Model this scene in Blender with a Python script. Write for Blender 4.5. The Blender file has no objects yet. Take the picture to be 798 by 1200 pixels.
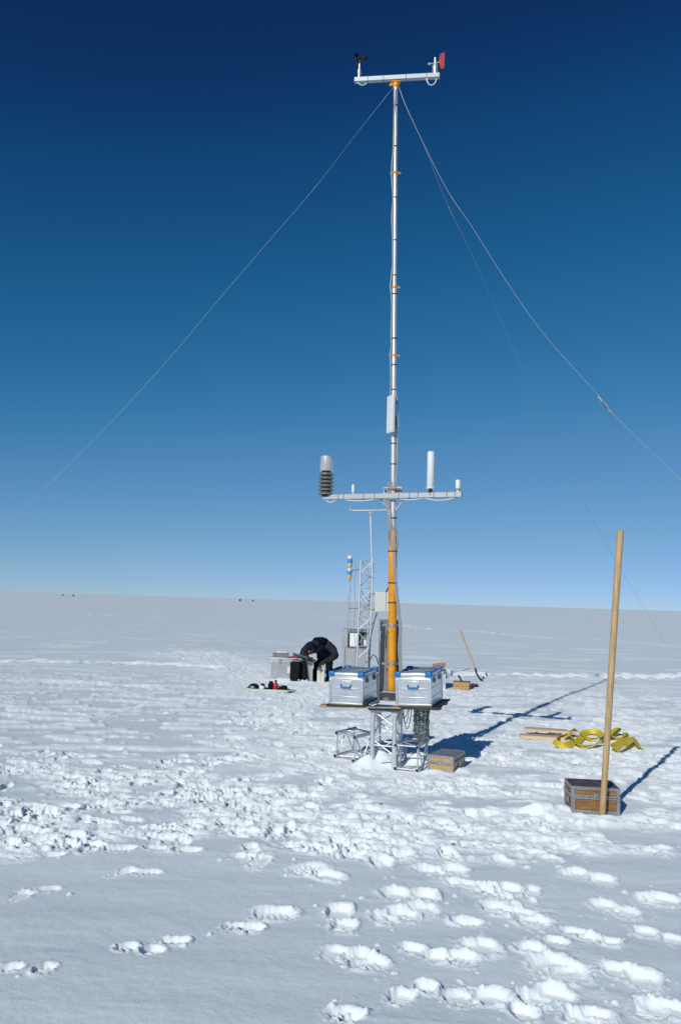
import bpy, bmesh, math, random
import numpy as np
from mathutils import Vector, Matrix, Euler

R = math.radians
random.seed(7)
S = bpy.context.scene
C = S.collection

# ------------------------------------------------------------------ camera
CAM_H, FOC, PITCH, ROLL = 1.75, 911.0, math.atan(104.5 / 911.0), R(1.65)
cam = bpy.data.objects.new('camera', bpy.data.cameras.new('camera'))
C.objects.link(cam)
CAM_R = Matrix.Rotation(R(90) + PITCH, 3, 'X') @ Matrix.Rotation(ROLL, 3, 'Z')
cam.matrix_world = Matrix.Translation((0, 0, CAM_H)) @ CAM_R.to_4x4()
cam.data.sensor_fit = 'VERTICAL'
cam.data.sensor_height = 24.0
cam.data.lens = 24.0 * FOC / 1200.0
cam.data.clip_start = 0.05
cam.data.clip_end = 60000
S.camera = cam

# ------------------------------------------------------------------ light
SUN_EL, SHADOW_AZ = R(30), R(29)          # shadows fall away from the viewer and to the right
world = bpy.data.worlds.new('World')
S.world = world
world.use_nodes = True
wn = world.node_tree.nodes
wl = world.node_tree.links
bg = wn['Background']
sky = wn.new('ShaderNodeTexSky')
sky.sky_type = 'NISHITA'
sky.sun_disc = False
sky.sun_elevation = SUN_EL
sky.sun_rotation = R(180) + SHADOW_AZ
sky.altitude = 0
sky.air_density = 0.5
sky.dust_density = 0.0
sky.ozone_density = 10.0
# the photograph's contrasty film response, applied evenly to the whole sky
pre = wn.new('ShaderNodeVectorMath')
pre.operation = 'SCALE'
pre.inputs['Scale'].default_value = 0.07
crv = wn.new('ShaderNodeRGBCurve')
for ch, pts in enumerate((
        ((0, 0), (0.013, 0.0035), (0.018, 0.0065), (0.029, 0.020), (0.061, 0.098), (0.14, 0.222), (0.22, 0.305), (1, 1)),
        ((0, 0), (0.036, 0.026), (0.048, 0.061), (0.08, 0.138), (0.164, 0.272), (0.32, 0.418), (0.42, 0.485), (1, 1)),
        ((0, 0), (0.108, 0.107), (0.143, 0.183), (0.229, 0.32), (0.42, 0.51), (0.63, 0.635), (0.67, 0.672), (1, 1)))):
    cu_ = crv.mapping.curves[ch]
    cu_.points[0].location = pts[0]
    cu_.points[1].location = pts[-1]
    for p_ in pts[1:-1]:
        cu_.points.new(*p_)
crv.mapping.extend = 'EXTRAPOLATED'
crv.mapping.update()
post = wn.new('ShaderNodeVectorMath')
post.operation = 'SCALE'
post.inputs['Scale'].default_value = 10.0
wl.new(sky.outputs[0], pre.inputs[0])
wl.new(pre.outputs[0], crv.inputs['Color'])
wl.new(crv.outputs[0], post.inputs[0])
wl.new(post.outputs[0], bg.inputs['Color'])
bg.inputs['Strength'].default_value = 0.1
sun = bpy.data.objects.new('sun', bpy.data.lights.new('sun', 'SUN'))
C.objects.link(sun)
sun.data.energy = 3.0
sun.data.angle = R(0.53)
sun.data.color = (1.0, 0.965, 0.90)
sdir = Vector((math.sin(SHADOW_AZ) * math.cos(SUN_EL), math.cos(SHADOW_AZ) * math.cos(SUN_EL), -math.sin(SUN_EL)))
sun.rotation_euler = sdir.to_track_quat('-Z', 'Y').to_euler()
S.view_settings.view_transform = 'Standard'
S.view_settings.look = 'None'
S.view_settings.exposure = 0.0
S.view_settings.gamma = 1.0
S.view_settings.use_curve_mapping = False
S.cycles.max_bounces = 8


# ------------------------------------------------------------------ helpers
def ray(px, py):
    return CAM_R @ Vector(((px - 399) / FOC, -(py - 600) / FOC, -1.0))


def on_ground(px, py, z=0.0):
    """world point at height z that the photograph shows at this pixel"""
    d = ray(px, py)
    t = (z - CAM_H) / d.z
    return Vector((d.x * t, d.y * t, z))


def at(px, py, Y):
    """world point at distance Y that the photograph shows at this pixel"""
    d = ray(px, py)
    t = Y / d.y
    return Vector((d.x * t, Y, CAM_H + d.z * t))


def new_mat(name, col, rough=0.6, metal=0.0, var=0.0, vscale=8.0, bump=0.0, bscale=60.0, grain=None, spec=0.5, col2=None):
    m = bpy.data.materials.new(name)
    m.use_nodes = True
    nt = m.node_tree
    b = nt.nodes['Principled BSDF']
    b.inputs['Base Color'].default_value = (*col, 1)
    b.inputs['Roughness'].default_value = rough
    b.inputs['Metallic'].default_value = metal
    b.inputs['Specular IOR Level'].default_value = spec
    tc = nt.nodes.new('ShaderNodeTexCoord')
    mp = nt.nodes.new('ShaderNodeMapping')
    nt.links.new(tc.outputs['Object'], mp.inputs[0])
    if grain:
        mp.inputs['Scale'].default_value = grain
    if var > 0:
        n = nt.nodes.new('ShaderNodeTexNoise')
        n.inputs['Scale'].default_value = vscale
        n.inputs['Detail'].default_value = 6
        n.inputs['Roughness'].default_value = 0.65
        nt.links.new(mp.outputs[0], n.inputs['Vector'])
        r = nt.nodes.new('ShaderNodeValToRGB')
        c2 = col2 if col2 else tuple(c * (1 - var) for c in col)
        r.color_ramp.elements[0].position = 0.32
        r.color_ramp.elements[0].color = (*c2, 1)
        r.color_ramp.elements[1].position = 0.68
        r.color_ramp.elements[1].color = (*[min(1, c * (1 + var * 0.4)) for c in col], 1)
        nt.links.new(n.outputs[0], r.inputs[0])
        nt.links.new(r.outputs[0], b.inputs['Base Color'])
        mr = nt.nodes.new('ShaderNodeMapRange')
        mr.inputs[3].default_value = max(0.05, rough - 0.12)
        mr.inputs[4].default_value = min(1, rough + 0.12)
        nt.links.new(n.outputs[0], mr.inputs[0])
        nt.links.new(mr.outputs[0], b.inputs['Roughness'])
    if bump > 0:
        n2 = nt.nodes.new('ShaderNodeTexNoise')
        n2.inputs['Scale'].default_value = bscale
        n2.inputs['Detail'].default_value = 4
        nt.links.new(mp.outputs[0], n2.inputs['Vector'])
        bp = nt.nodes.new('ShaderNodeBump')
        bp.inputs['Strength'].default_value = bump
        bp.inputs['Distance'].default_value = 0.01
        nt.links.new(n2.outputs[0], bp.inputs['Height'])
        nt.links.new(bp.outputs[0], b.inputs['Normal'])
    return m


M = {}
M['alu'] = new_mat('aluminium', (0.64, 0.66, 0.68), 0.48, 0.6, 0.12, 14, 0.1, 40)
M['alu_sheet'] = new_mat('aluminium_sheet', (0.76, 0.78, 0.80), 0.40, 0.85, 0.10, 7, 0.12, 30)
M['alu_bright'] = new_mat('aluminium_bright', (0.80, 0.82, 0.83), 0.40, 0.85, 0.06, 20)
M['arm'] = new_mat('arm_aluminium', (0.40, 0.44, 0.46), 0.55, 0.55, 0.10, 20)
M['cap_metal'] = new_mat('cap_metal', (0.72, 0.73, 0.74), 0.34, 0.6, 0.05, 20)
M['truss'] = new_mat('truss_aluminium', (0.76, 0.77, 0.79), 0.48, 0.75, 0.10, 16, 0.08, 50)
M['galv'] = new_mat('galvanised_steel', (0.42, 0.44, 0.46), 0.5, 0.7, 0.3, 22, 0.15, 60)
M['channel'] = new_mat('channel_steel', (0.40, 0.40, 0.40), 0.5, 0.6, 0.25, 9, 0.15, 40)
M['white'] = new_mat('white_paint', (0.78, 0.79, 0.78), 0.4, 0, 0.06, 12)
M['cream'] = new_mat('cream_plastic', (0.68, 0.67, 0.6), 0.45, 0, 0.08, 9)
M['orange'] = new_mat('orange_paint', (0.86, 0.36, 0.012), 0.45, 0, 0.30, 10, 0.05, 40)
M['blue'] = new_mat('blue_plastic', (0.008, 0.19, 0.50), 0.4, 0, 0.12, 18)
M['black'] = new_mat('black_plastic', (0.012, 0.012, 0.014), 0.5)
M['cable'] = new_mat('grey_cable', (0.33, 0.33, 0.34), 0.55, 0, 0.1, 20)
M['cable_dark'] = new_mat('dark_cable', (0.05, 0.05, 0.055), 0.55)
M['wire'] = new_mat('steel_wire', (0.40, 0.41, 0.42), 0.5, 0.3)
M['red'] = new_mat('faded_red', (0.42, 0.035, 0.035), 0.5, 0, 0.12, 20)
M['brightred'] = new_mat('red_plastic', (0.55, 0.015, 0.03), 0.45, 0, 0.15, 14)
M['louvre'] = new_mat('louvre_grey', (0.24, 0.25, 0.24), 0.35, 0.4, 0.12, 20)
M['wood'] = new_mat('pine_wood', (0.58, 0.385, 0.19), 0.65, 0, 0.34, 5, 0.2, 20, grain=(14, 14, 1.2))
M['plank'] = new_mat('plank_wood', (0.46, 0.29, 0.13), 0.75, 0, 0.3, 6, 0.25, 20, grain=(1.2, 14, 14))
M['pale_wood'] = new_mat('pale_wood', (0.76, 0.57, 0.37), 0.7, 0, 0.22, 6, 0.2, 20, grain=(1.5, 16, 16))
M['ply'] = new_mat('varnished_ply', (0.32, 0.165, 0.055), 0.6, 0, 0.45, 5, 0.12, 20, grain=(1.5, 8, 10))
M['ply_pale'] = new_mat('pale_ply', (0.56, 0.36, 0.15), 0.6, 0, 0.2, 5, 0.12, 20, grain=(1.5, 8, 10))
M['lid_dark'] = new_mat('dark_worn_lid', (0.13, 0.095, 0.088), 0.65, 0, 0.65, 14, 0.2, 40)
M['lid_top'] = new_mat('sky_tinted_lid_top', (0.30, 0.36, 0.42), 0.55, 0.5, 0.2, 9)  # sky reflection put into the base colour, darker and bluer than the sheet
M['case_grey'] = new_mat('dull_case', (0.46, 0.48, 0.49), 0.5, 0.3, 0.15, 6)
M['lid_grey'] = new_mat('grey_lid', (0.33, 0.34, 0.35), 0.55, 0.3, 0.3, 12)
M['sheet_black'] = new_mat('black_sheet', (0.022, 0.022, 0.025), 0.6, 0, 0.3, 10, 0.1, 40)
M['yellow'] = new_mat('yellow_webbing', (0.88, 0.68, 0.05), 0.75, 0, 0.22, 20, 0.4, 220)
M['chain'] = new_mat('chain_steel', (0.34, 0.40, 0.38), 0.32, 0.8, 0.3, 40)
M['card'] = new_mat('cardboard', (0.36, 0.20, 0.09), 0.8, 0, 0.2, 9)
M['crate'] = new_mat('crate_wood', (0.50, 0.32, 0.14), 0.7, 0, 0.25, 6, 0.2, 20, grain=(1.5, 10, 10))
M['jacket'] = new_mat('jacket_cloth', (0.026, 0.028, 0.040), 0.85, 0, 0.25, 8, 0.5, 24)
M['trousers'] = new_mat('trouser_cloth', (0.008, 0.008, 0.011), 0.85, 0, 0.2, 8, 0.4, 24)
M['cap'] = new_mat('navy_knit', (0.008, 0.014, 0.042), 0.9, 0, 0.15, 30, 0.4, 80)
M['fleece'] = new_mat('black_fleece', (0.005, 0.005, 0.006), 0.95, 0, 0.2, 20, 0.5, 60)
M['skin'] = new_mat('skin', (0.42, 0.21, 0.14), 0.55, 0, 0.12, 14)
M['beard'] = new_mat('beard', (0.10, 0.035, 0.025), 0.9, 0, 0.3, 40)
M['glove'] = new_mat('glove', (0.035, 0.04, 0.03), 0.85)
M['bag'] = new_mat('black_fabric', (0.012, 0.013, 0.014), 0.8, 0, 0.3, 9, 0.3, 50)
M['greybox'] = new_mat('grey_enclosure', (0.40, 0.42, 0.42), 0.5, 0.1, 0.12, 8)
M['greydark'] = new_mat('grey_enclosure_dark', (0.22, 0.235, 0.24), 0.5, 0.1, 0.15, 8)
M['paper'] = new_mat('paper', (0.82, 0.84, 0.86), 0.8)
M['glass'] = new_mat('dark_window', (0.10, 0.16, 0.24), 0.15)
M['tan'] = new_mat('tan_plastic', (0.62, 0.45, 0.26), 0.5, 0, 0.1, 20)
M['sky_blue'] = new_mat('light_blue_plastic', (0.05, 0.32, 0.62), 0.4)
M['sled'] = new_mat('pale_sled_plastic', (0.62, 0.66, 0.58), 0.45, 0, 0.1, 8)
for k_ in ('jacket', 'trousers', 'cap', 'fleece', 'glove', 'bag', 'beard'):
    M[k_].node_tree.nodes['Principled BSDF'].inputs['Specular IOR Level'].default_value = 0.12
M['marker'] = new_mat('dark_marker', (0.08, 0.08, 0.09), 0.8)


class MB:
    """collects primitives; build() links them as one mesh object"""
    def __init__(self):
        self.v, self.f = [], []

    def add(self, vs, fs):
        o = len(self.v)
        self.v += [tuple(p) for p in vs]
        self.f += [tuple(i + o for i in q) for q in fs]
        return self

    def box(self, c, s, rot=None):
        hx, hy, hz = s[0] / 2, s[1] / 2, s[2] / 2
        vs = [Vector((x * hx, y * hy, z * hz)) for z in (-1, 1) for y in (-1, 1) for x in (-1, 1)]
        if rot is not None:
            m = rot if isinstance(rot, Matrix) else Euler(rot).to_matrix()
            vs = [m @ p for p in vs]
        c = Vector(c)
        return self.add([p + c for p in vs], [(0, 2, 3, 1), (4, 5, 7, 6), (0, 1, 5, 4), (2, 6, 7, 3), (0, 4, 6, 2), (1, 3, 7, 5)])

    def tube(self, p0, p1, r0, r1=None, n=12, caps=True):
        r1 = r0 if r1 is None else r1
        p0, p1 = Vector(p0), Vector(p1)
        d = (p1 - p0).normalized()
        a = d.orthogonal().normalized()
        b = d.cross(a)
        vs = []
        for p, r in ((p0, r0), (p1, r1)):
            for i in range(n):
                t = 2 * math.pi * i / n
                vs.append(p + a * (r * math.cos(t)) + b * (r * math.sin(t)))
        fs = [(i, (i + 1) % n, n + (i + 1) % n, n + i) for i in range(n)]
        if caps:
            fs += [tuple(range(n))[::-1], tuple(range(n, 2 * n))]
        return self.add(vs, fs)

    def path(self, pts, r, n=6, closed=False):
        pts = [Vector(p) for p in pts]
        N = len(pts)
        vs, fs = [], []
        ref = None
        for i, p in enumerate(pts):
            if closed:
                d = pts[(i + 1) % N] - pts[i - 1]
            else:
                d = pts[min(i + 1, N - 1)] - pts[max(i - 1, 0)]
            d.normalize()
            if ref is None:
                ref = d.orthogonal().normalized()
            ref = (ref - d * ref.dot(d)).normalized()
            b = d.cross(ref)
            rr = r[i] if isinstance(r, (list, tuple)) else r
            for k in range(n):
                t = 2 * math.pi * k / n
                vs.append(p + ref * (rr * math.cos(t)) + b * (rr * math.sin(t)))
        m = N if closed else N - 1
        for i in range(m):
            j = (i + 1) % N
            for k in range(n):
                fs.append((i * n + k, i * n + (k + 1) % n, j * n + (k + 1) % n, j * n + k))
        if not closed:
            fs += [tuple(range(n))[::-1], tuple(range((N - 1) * n, N * n))]
        return self.add(vs, fs)

    def lathe(self, c, prof, n=20, axis=None):
        """prof: (r, z) pairs from bottom to top"""
        c = Vector(c)
        q = Vector(axis).to_track_quat('Z', 'Y').to_matrix() if axis else Matrix.Identity(3)
        vs, fs = [], []
        for r, z in prof:
            for i in range(n):
                t = 2 * math.pi * i / n
                vs.append(c + q @ Vector((r * math.cos(t), r * math.sin(t), z)))
        for j in range(len(prof) - 1):
            for i in range(n):
                k = (i + 1) % n
                fs.append((j * n + i, j * n + k, (j + 1) * n + k, (j + 1) * n + i))
        fs.append(tuple(range(n))[::-1])
        fs.append(tuple(range((len(prof) - 1) * n, len(prof) * n)))
        return self.add(vs, fs)

    def ball(self, c, s, nu=14, nv=9, rot=None):
        c = Vector(c)
        if not isinstance(s, (tuple, list)):
            s = (s, s, s)
        m = Euler(rot).to_matrix() if rot else Matrix.Identity(3)
        vs = [c + m @ Vector((0, 0, -s[2]))]
        for j in range(1, nv):
            ph = -math.pi / 2 + math.pi * j / nv
            for i in range(nu):
                t = 2 * math.pi * i / nu
                vs.append(c + m @ Vector((s[0] * math.cos(ph) * math.cos(t), s[1] * math.cos(ph) * math.sin(t), s[2] * math.sin(ph))))
        vs.append(c + m @ Vector((0, 0, s[2])))
        fs = []
        for i in range(nu):
            k = (i + 1) % nu
            fs.append((0, 1 + k, 1 + i))
            for j in range(nv - 2):
                a = 1 + j * nu
                fs.append((a + i, a + k, a + nu + k, a + nu + i))
            a = 1 + (nv - 2) * nu
            fs.append((a + i, a + k, len(vs) - 1))
        return self.add(vs, fs)

    def prism(self, pts, off):
        """extrude a polygon (list of points) by vector off"""
        n = len(pts)
        pts = [Vector(p) for p in pts]
        off = Vector(off)
        return self.add(pts + [p + off for p in pts],
                        [tuple(range(n))[::-1], tuple(range(n, 2 * n))] + [(i, (i + 1) % n, n + (i + 1) % n, n + i) for i in range(n)])

    def build(self, name, mat, parent=None, bevel=0.0, smooth=True, seg=2):
        me = bpy.data.meshes.new(name)
        me.from_pydata(self.v, [], self.f)
        me.update()
        bm = bmesh.new()
        bm.from_mesh(me)
        bmesh.ops.recalc_face_normals(bm, faces=bm.faces)
        bm.to_mesh(me)
        bm.free()
        me.materials.append(M[mat] if isinstance(mat, str) else mat)
        if smooth:
            me.shade_smooth()
            me.set_sharp_from_angle(angle=R(35))
        o = bpy.data.objects.new(name, me)
        C.objects.link(o)
        if parent is not None:
            o.parent = parent
        if bevel > 0:
            b = o.modifiers.new('bevel', 'BEVEL')
            b.width = bevel
            b.segments = seg
            b.limit_method = 'ANGLE'
        return o


def tag(o, label, cat, group=None, kind=None):
    if label:
        o['label'] = label
    if cat:
        o['category'] = cat
    if group:
        o['group'] = group
    if kind:
        o['kind'] = kind
    return o


def thing(name, label, cat, loc=(0, 0, 0), rotz=0.0, group=None, rot=None):
    o = bpy.data.objects.new(name, None)
    o.empty_display_size = 0.1
    C.objects.link(o)
    o.location = loc
    o.rotation_euler = rot if rot else (0, 0, rotz)
    return tag(o, label, cat, group)


def inv(o):
    m = Matrix.LocRotScale(o.location, o.rotation_euler, None)
    return m.inverted()


# ------------------------------------------------------------------ snow height field
_rs = np.random.RandomState(11)
_P = np.concatenate([_rs.permutation(1024)] * 2)
_GA = _rs.rand(1024) * 2 * np.pi
_GX, _GY = np.cos(_GA), np.sin(_GA)
_U1, _U2, _U3 = _rs.rand(1024), _rs.rand(1024), _rs.rand(1024)


def pn(x, y, seed=0):
    x = x + seed * 37.17
    y = y + seed * 91.73
    xi = np.floor(x).astype(np.int64)
    yi = np.floor(y).astype(np.int64)
    fx, fy = x - xi, y - yi
    u = fx * fx * fx * (fx * (fx * 6 - 15) + 10)
    v = fy * fy * fy * (fy * (fy * 6 - 15) + 10)

    def g(ix, iy, dx, dy):
        h = _P[(_P[ix & 1023] + iy) & 1023]
        return _GX[h] * dx + _GY[h] * dy
    a = g(xi, yi, fx, fy)
    b = g(xi + 1, yi, fx - 1, fy)
    c = g(xi, yi + 1, fx, fy - 1)
    d = g(xi + 1, yi + 1, fx - 1, fy - 1)
    return ((a + u * (b - a)) + v * ((c + u * (d - c)) - (a + u * (b - a)))) * 1.5


def lumps(x, y, seed=0, rad=0.75):
    """rounded bumps scattered one per cell: the crumbs and blocks of broken snow"""
    x = x + seed * 17.3
    y = y + seed * 53.9
    xi = np.floor(x).astype(np.int64)
    yi = np.floor(y).astype(np.int64)
    out = np.zeros_like(x)
    for ox in (-1, 0, 1):
        for oy in (-1, 0, 1):
            ix, iy = xi + ox, yi + oy
            h = _P[(_P[ix & 1023] + iy) & 1023]
            dx = x - (ix + _U1[h])
            dy = y - (iy + _U2[h])
            rr = rad * (0.35 + 0.65 * _U3[h])
            q = np.clip(1 - (dx * dx + dy * dy) / (rr * rr), 0, 1)
            out = np.maximum(out, q ** 0.85 * rr)
    return out


def sst(a, b, x):
    t = np.clip((x - a) / (b - a), 0, 1)
    return t * t * (3 - 2 * t)


def seg_dist(X, Y, pts):
    best = np.full(X.shape, 1e9)
    for (x0, y0), (x1, y1) in zip(pts[:-1], pts[1:]):
        dx, dy = x1 - x0, y1 - y0
        t = np.clip(((X - x0) * dx + (Y - y0) * dy) / (dx * dx + dy * dy), 0, 1)
        best = np.minimum(best, np.hypot(X - x0 - t * dx, Y - y0 - t * dy))
    return best


def G2(px, py):
    p = on_ground(px, py)
    return (p.x, p.y)


def build_snow():
    TH = R(38)
    ncol = 1000
    th = np.linspace(-TH, TH, ncol)
    rr = [2.0]
    while rr[-1] < 150:
        r = rr[-1]
        rr.append(r + max(0.0062, 0.62 * r * r / (776 * 1.75)))
    rr = np.array(rr)
    nrow = len(rr)
    Rg, Tg = np.meshgrid(rr, th, indexing='ij')
    X, Y = Rg * np.sin(Tg), Rg * np.cos(Tg)
    # --- where the snow has been trodden
    wob = pn(X * 0.45, Y * 0.45, 3) + 0.5 * pn(X * 1.3, Y * 1.3, 4)
    fine = pn(X * 2.2, Y * 2.2, 5)
    near_edge = sst(-0.18, 0.25, (Y - 5.62 + 0.10 * np.clip(-X, 0, 3)) + 0.35 * wob + 0.2 * fine)
    far_fade = 1 - sst(-4.0, 5.0, Y - (16.0 + 0.30 * X) + 1.6 * wob)
    left_thin = 1 - 0.86 * sst(-0.6, 2.2, (-X - 0.6) + 0.9 * wob) * sst(8.2, 9.6, Y + 0.8 * wob)
    right_thin = 1 - 0.35 * sst(1.0, 3.5, X - 3.0 + wob) * sst(7.0, 9.0, Y)
    Mk = near_edge * far_fade * left_thin * right_thin
    patch = sst(-0.45, 0.10, pn(X * 0.9, Y * 1.5, 8) + 0.4 * fine)
    Mk = Mk * (0.14 + 0.86 * patch)
    trail = np.exp(-(seg_dist(X, Y, [G2(225, 766), G2(262, 776), G2(305, 793), G2(380, 815)]) / 1.35) ** 2)
    Mk = np.maximum(Mk, trail * 0.9)
    rtrail = np.exp(-(seg_dist(X, Y, [G2(480, 985), G2(590, 1060), G2(700, 1110), G2(790, 1200)]) / 0.28) ** 2)
    Mk = np.maximum(Mk, 0.35 * rtrail * sst(-0.1, 0.4, fine + 0.3 * wob))
    # --- broad shape
    Z = 0.030 * pn(X * 0.16, Y * 0.22, 1) + 0.018 * pn(X * 0.4, Y * 0.7, 2)
    fade_far = 1 - sst(60, 140, Rg)
    # wind-packed crust: long low ripples and small steps
    rip = pn(X * 0.9 + 0.5 * pn(X * 0.5, Y * 0.5, 6), Y * 3.0, 7)
    rip2 = pn(X * 0.5, Y * 1.5, 17)
    Z += 0.010 * rip * (1 - 0.8 * sst(14, 24, Rg)) + 0.014 * np.clip(rip2, 0, 1) ** 1.5 * sst(9, 20, Rg) * (1 - 0.7 * sst(24, 45, Rg))
    step = sst(0.10, 0.24, pn(X * 1.1 + 0.4 * wob, Y * 4.0, 9) + 0.25 * pn(X * 6, Y * 9, 18))
    Z += 0.028 * step * sst(7.0, 10, Rg) * (1 - sst(15, 24, Rg)) * (1 - 0.5 * Mk)
    Z += 0.0016 * pn(X * 9, Y * 12, 10) + 0.0009 * pn(X * 26, Y * 30, 11)
    scr = pn(X * 2.0 + 3 * pn(X * 0.35, Y * 0.35, 41), Y * 11.0 + 4 * pn(X * 0.4, Y * 0.4, 42), 43)
    Z += 0.0045 * np.clip(scr - 0.15, 0, 1) * sst(0.0, 0.4, pn(X * 0.8, Y * 0.8, 44) + 0.15) * (1 - sst(8, 14, Rg))
    # --- broken snow
    L1 = lumps(X * 2.2, Y * 3.6, 1)
    L2 = lumps(X * 5.2, Y * 8.4, 2)
    L3 = lumps(X * 14, Y * 19, 3)
    n1 = pn(X * 1.3, Y * 2.4, 12)
    n2 = pn(X * 3.2, Y * 5.8, 13)
    n3 = pn(X * 8.5, Y * 13, 14)
    n4 = pn(X * 24, Y * 26, 15)
    rough = 0.022 * n1 + 0.034 * n2 + 0.034 * n3 + 0.012 * n4 + 0.016 * (L1 - 0.3) + 0.045 * (L2 - 0.25) * sst(-0.4, 0.2, n1) + 0.040 * L3 * sst(-0.2, 0.2, n2)
    Z += Mk * rough * 0.46
    # freshly broken snow is whiter than the wind-packed crust around it
    W = np.clip(Mk * 1.25, 0, 1) * sst(-0.16, 0.16, 0.35 * n1 + 0.6 * n2 + 0.8 * n3 + 0.5 * n4 + 0.30 * (Mk - 0.45))
    W = np.maximum(W, 0.85 * step * sst(7.0, 10, Rg) * (1 - sst(13, 27, Rg)))
    fleck = sst(0.22, 0.42, pn(X * 0.35, Y * 1.1, 51) + 0.35 * pn(X * 1.2, Y * 3.0, 52))
    Z += 0.02 * fleck * sst(13, 20, Rg) * (1 - sst(40, 60, Rg))
    W = np.maximum(W, 0.5 * fleck * sst(13, 20, Rg) * (1 - sst(22, 50, Rg)))
    W = np.maximum(W, 1.0 * np.clip(trail * 1.5, 0, 1) * sst(-0.45, 0.0, n2 + 0.5 * n3))

    # --- boot prints
    rng = random.Random(5)
    lr = np.array(rr)

    def stamp(x, y, a, ln, wd, dp, crumb=0.4, tread=False):
        r0, t0 = math.hypot(x, y), math.atan2(x, y)
        ext = ln * 0.95
        i0, i1 = np.searchsorted(lr, [r0 - ext, r0 + ext])
        j0, j1 = np.searchsorted(th, [t0 - ext / r0, t0 + ext / r0])
        if i1 - i0 < 2 or j1 - j0 < 2:
            return
        x_, y_ = X[i0:i1, j0:j1] - x, Y[i0:i1, j0:j1] - y
        ca, sa = math.cos(a), math.sin(a)
        u, v = (x_ * ca + y_ * sa), (-x_ * sa + y_ * ca)
        k = 0.20 * pn(X[i0:i1, j0:j1] * 6, Y[i0:i1, j0:j1] * 7, 21) + 0.10 * pn(X[i0:i1, j0:j1] * 15, Y[i0:i1, j0:j1] * 15, 22) + 0.05 * pn(X[i0:i1, j0:j1] * 33, Y[i0:i1, j0:j1] * 33, 25)
        wl_ = wd * (1 + 0.18 * np.clip(u / ln, -1, 1))
        q = (np.abs(u / (ln / 2)) ** 2.6 + np.abs(v / (wl_ / 2)) ** 2.6) ** (1 / 2.6) + k * crumb
        hole = 1 - sst(0.70, 1.05, q)
        rim = np.exp(-((q - 1.22) / 0.16) ** 2)
        h = -dp * hole * np.clip(0.62 + 0.75 * y_ / np.maximum(0.5 * (abs(ca) * wd + abs(sa) * ln), 0.05), 0.06, 1.15) + 0.20 * dp * rim * (0.6 + 1.6 * np.clip(k * 4, -0.3, 1)) * crumb * 2
        grit = pn(X[i0:i1, j0:j1] * 34, Y[i0:i1, j0:j1] * 34, 23) + 0.7 * pn(X[i0:i1, j0:j1] * 70, Y[i0:i1, j0:j1] * 70, 24)
        h = h + 0.0075 * crumb * grit * np.exp(-((q - 0.85) / 0.45) ** 2)
        if tread:
            h = h + (hole > 0.97) * 0.0042 * np.sign(np.sin(u * 2 * math.pi / 0.036)) * (np.abs(v) < wd * 0.36)
        Z[i0:i1, j0:j1] += h
        W[i0:i1, j0:j1] = np.maximum(W[i0:i1, j0:j1], np.maximum(1 - sst(0.95, 1.22, q + 0.07 * grit), 0.6 * sst(0.30, 0.6, grit) * (1 - sst(1.05, 1.6, q))))
        Z[i0:i1, j0:j1] += 0.006 * crumb * sst(0.25, 0.7, grit) * (1 - sst(1.1, 1.9, q)) * sst(0.9, 1.1, q)

    def clod(x, y, rad, hgt):
        r0, t0 = math.hypot(x, y), math.atan2(x, y)
        i0, i1 = np.searchsorted(lr, [r0 - rad * 1.3, r0 + rad * 1.3])
        j0, j1 = np.searchsorted(th, [t0 - rad * 1.3 / r0, t0 + rad * 1.3 / r0])
        if i1 - i0 < 2 or j1 - j0 < 2:
            return
        x_, y_ = X[i0:i1, j0:j1] - x, Y[i0:i1, j0:j1] - y
        a = rng.uniform(0, 3.14)
        u = (x_ * math.cos(a) + y_ * math.sin(a)) / rad
        v = (-x_ * math.sin(a) + y_ * math.cos(a)) / (rad * rng.uniform(0.6, 1.0))
        Z[i0:i1, j0:j1] += hgt * np.clip(1 - u * u - v * v, 0, 1) ** 0.7
        W[i0:i1, j0:j1] = np.maximum(W[i0:i1, j0:j1], 0.8 * sst(0, 0.3, 1 - u * u - v * v))

    # single prints crossing the smooth foreground, read off the photograph
    prints = [(45, 1040, 30, 62, 13), (140, 1022, 8, 34, 11), (172, 1022, 8, 36, 11), (160, 1110, 14, 52, 20), (205, 1102, 10, 30, 15),
              (30, 1133, 2, 66, 20), (285, 1084, 4, 46, 19), (328, 1068, 80, 34, 30), (358, 1020, -25, 40, 30), (382, 1027, -28, 34, 24),
              (395, 1068, -30, 44, 30), (404, 1082, -35, 30, 24), (400, 1186, 60, 36, 34), (404, 1118, -20, 56, 28), (432, 1128, -30, 40, 34),
              (463, 1050, 5, 34, 24), (498, 1049, 5, 40, 20), (483, 1068, 10, 50, 26), (456, 1076, 12, 28, 20), (593, 1066, -18, 58, 26),
              (622, 1076, -14, 44, 26), (563, 1107, 0, 38, 32), (623, 1109, 0, 34, 26), (503, 1116, -12, 48, 22), (535, 1129, -10, 44, 26),
              (483, 1160, 3, 70, 26), (654, 1137, -35, 46, 44), (556, 1170, -8, 70, 34), (634, 1165, 12, 56, 34), (774, 1094, -12, 54, 22),
              (664, 1099, 3, 60, 18), (705, 1098, 5, 50, 20), (744, 1146, -30, 60, 40), (769, 1180, -20, 54, 44), (769, 1056, -22, 46, 22),
              (518, 1022, -15, 60, 24), (580, 1042, -15, 54, 18), (690, 1030, -12, 60, 20), (612, 1182, 10, 40, 30), (445, 1010, -8, 44, 20),
              (720, 1065, -14, 50, 20), (545, 1078, 8, 40, 16), (690, 1190, -14, 46, 36), (418, 1192, 0, 30, 24), (60, 990, 4, 60, 11), (122, 995, 2, 66, 12),
              (200, 994, 2, 72, 12)]
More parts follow.
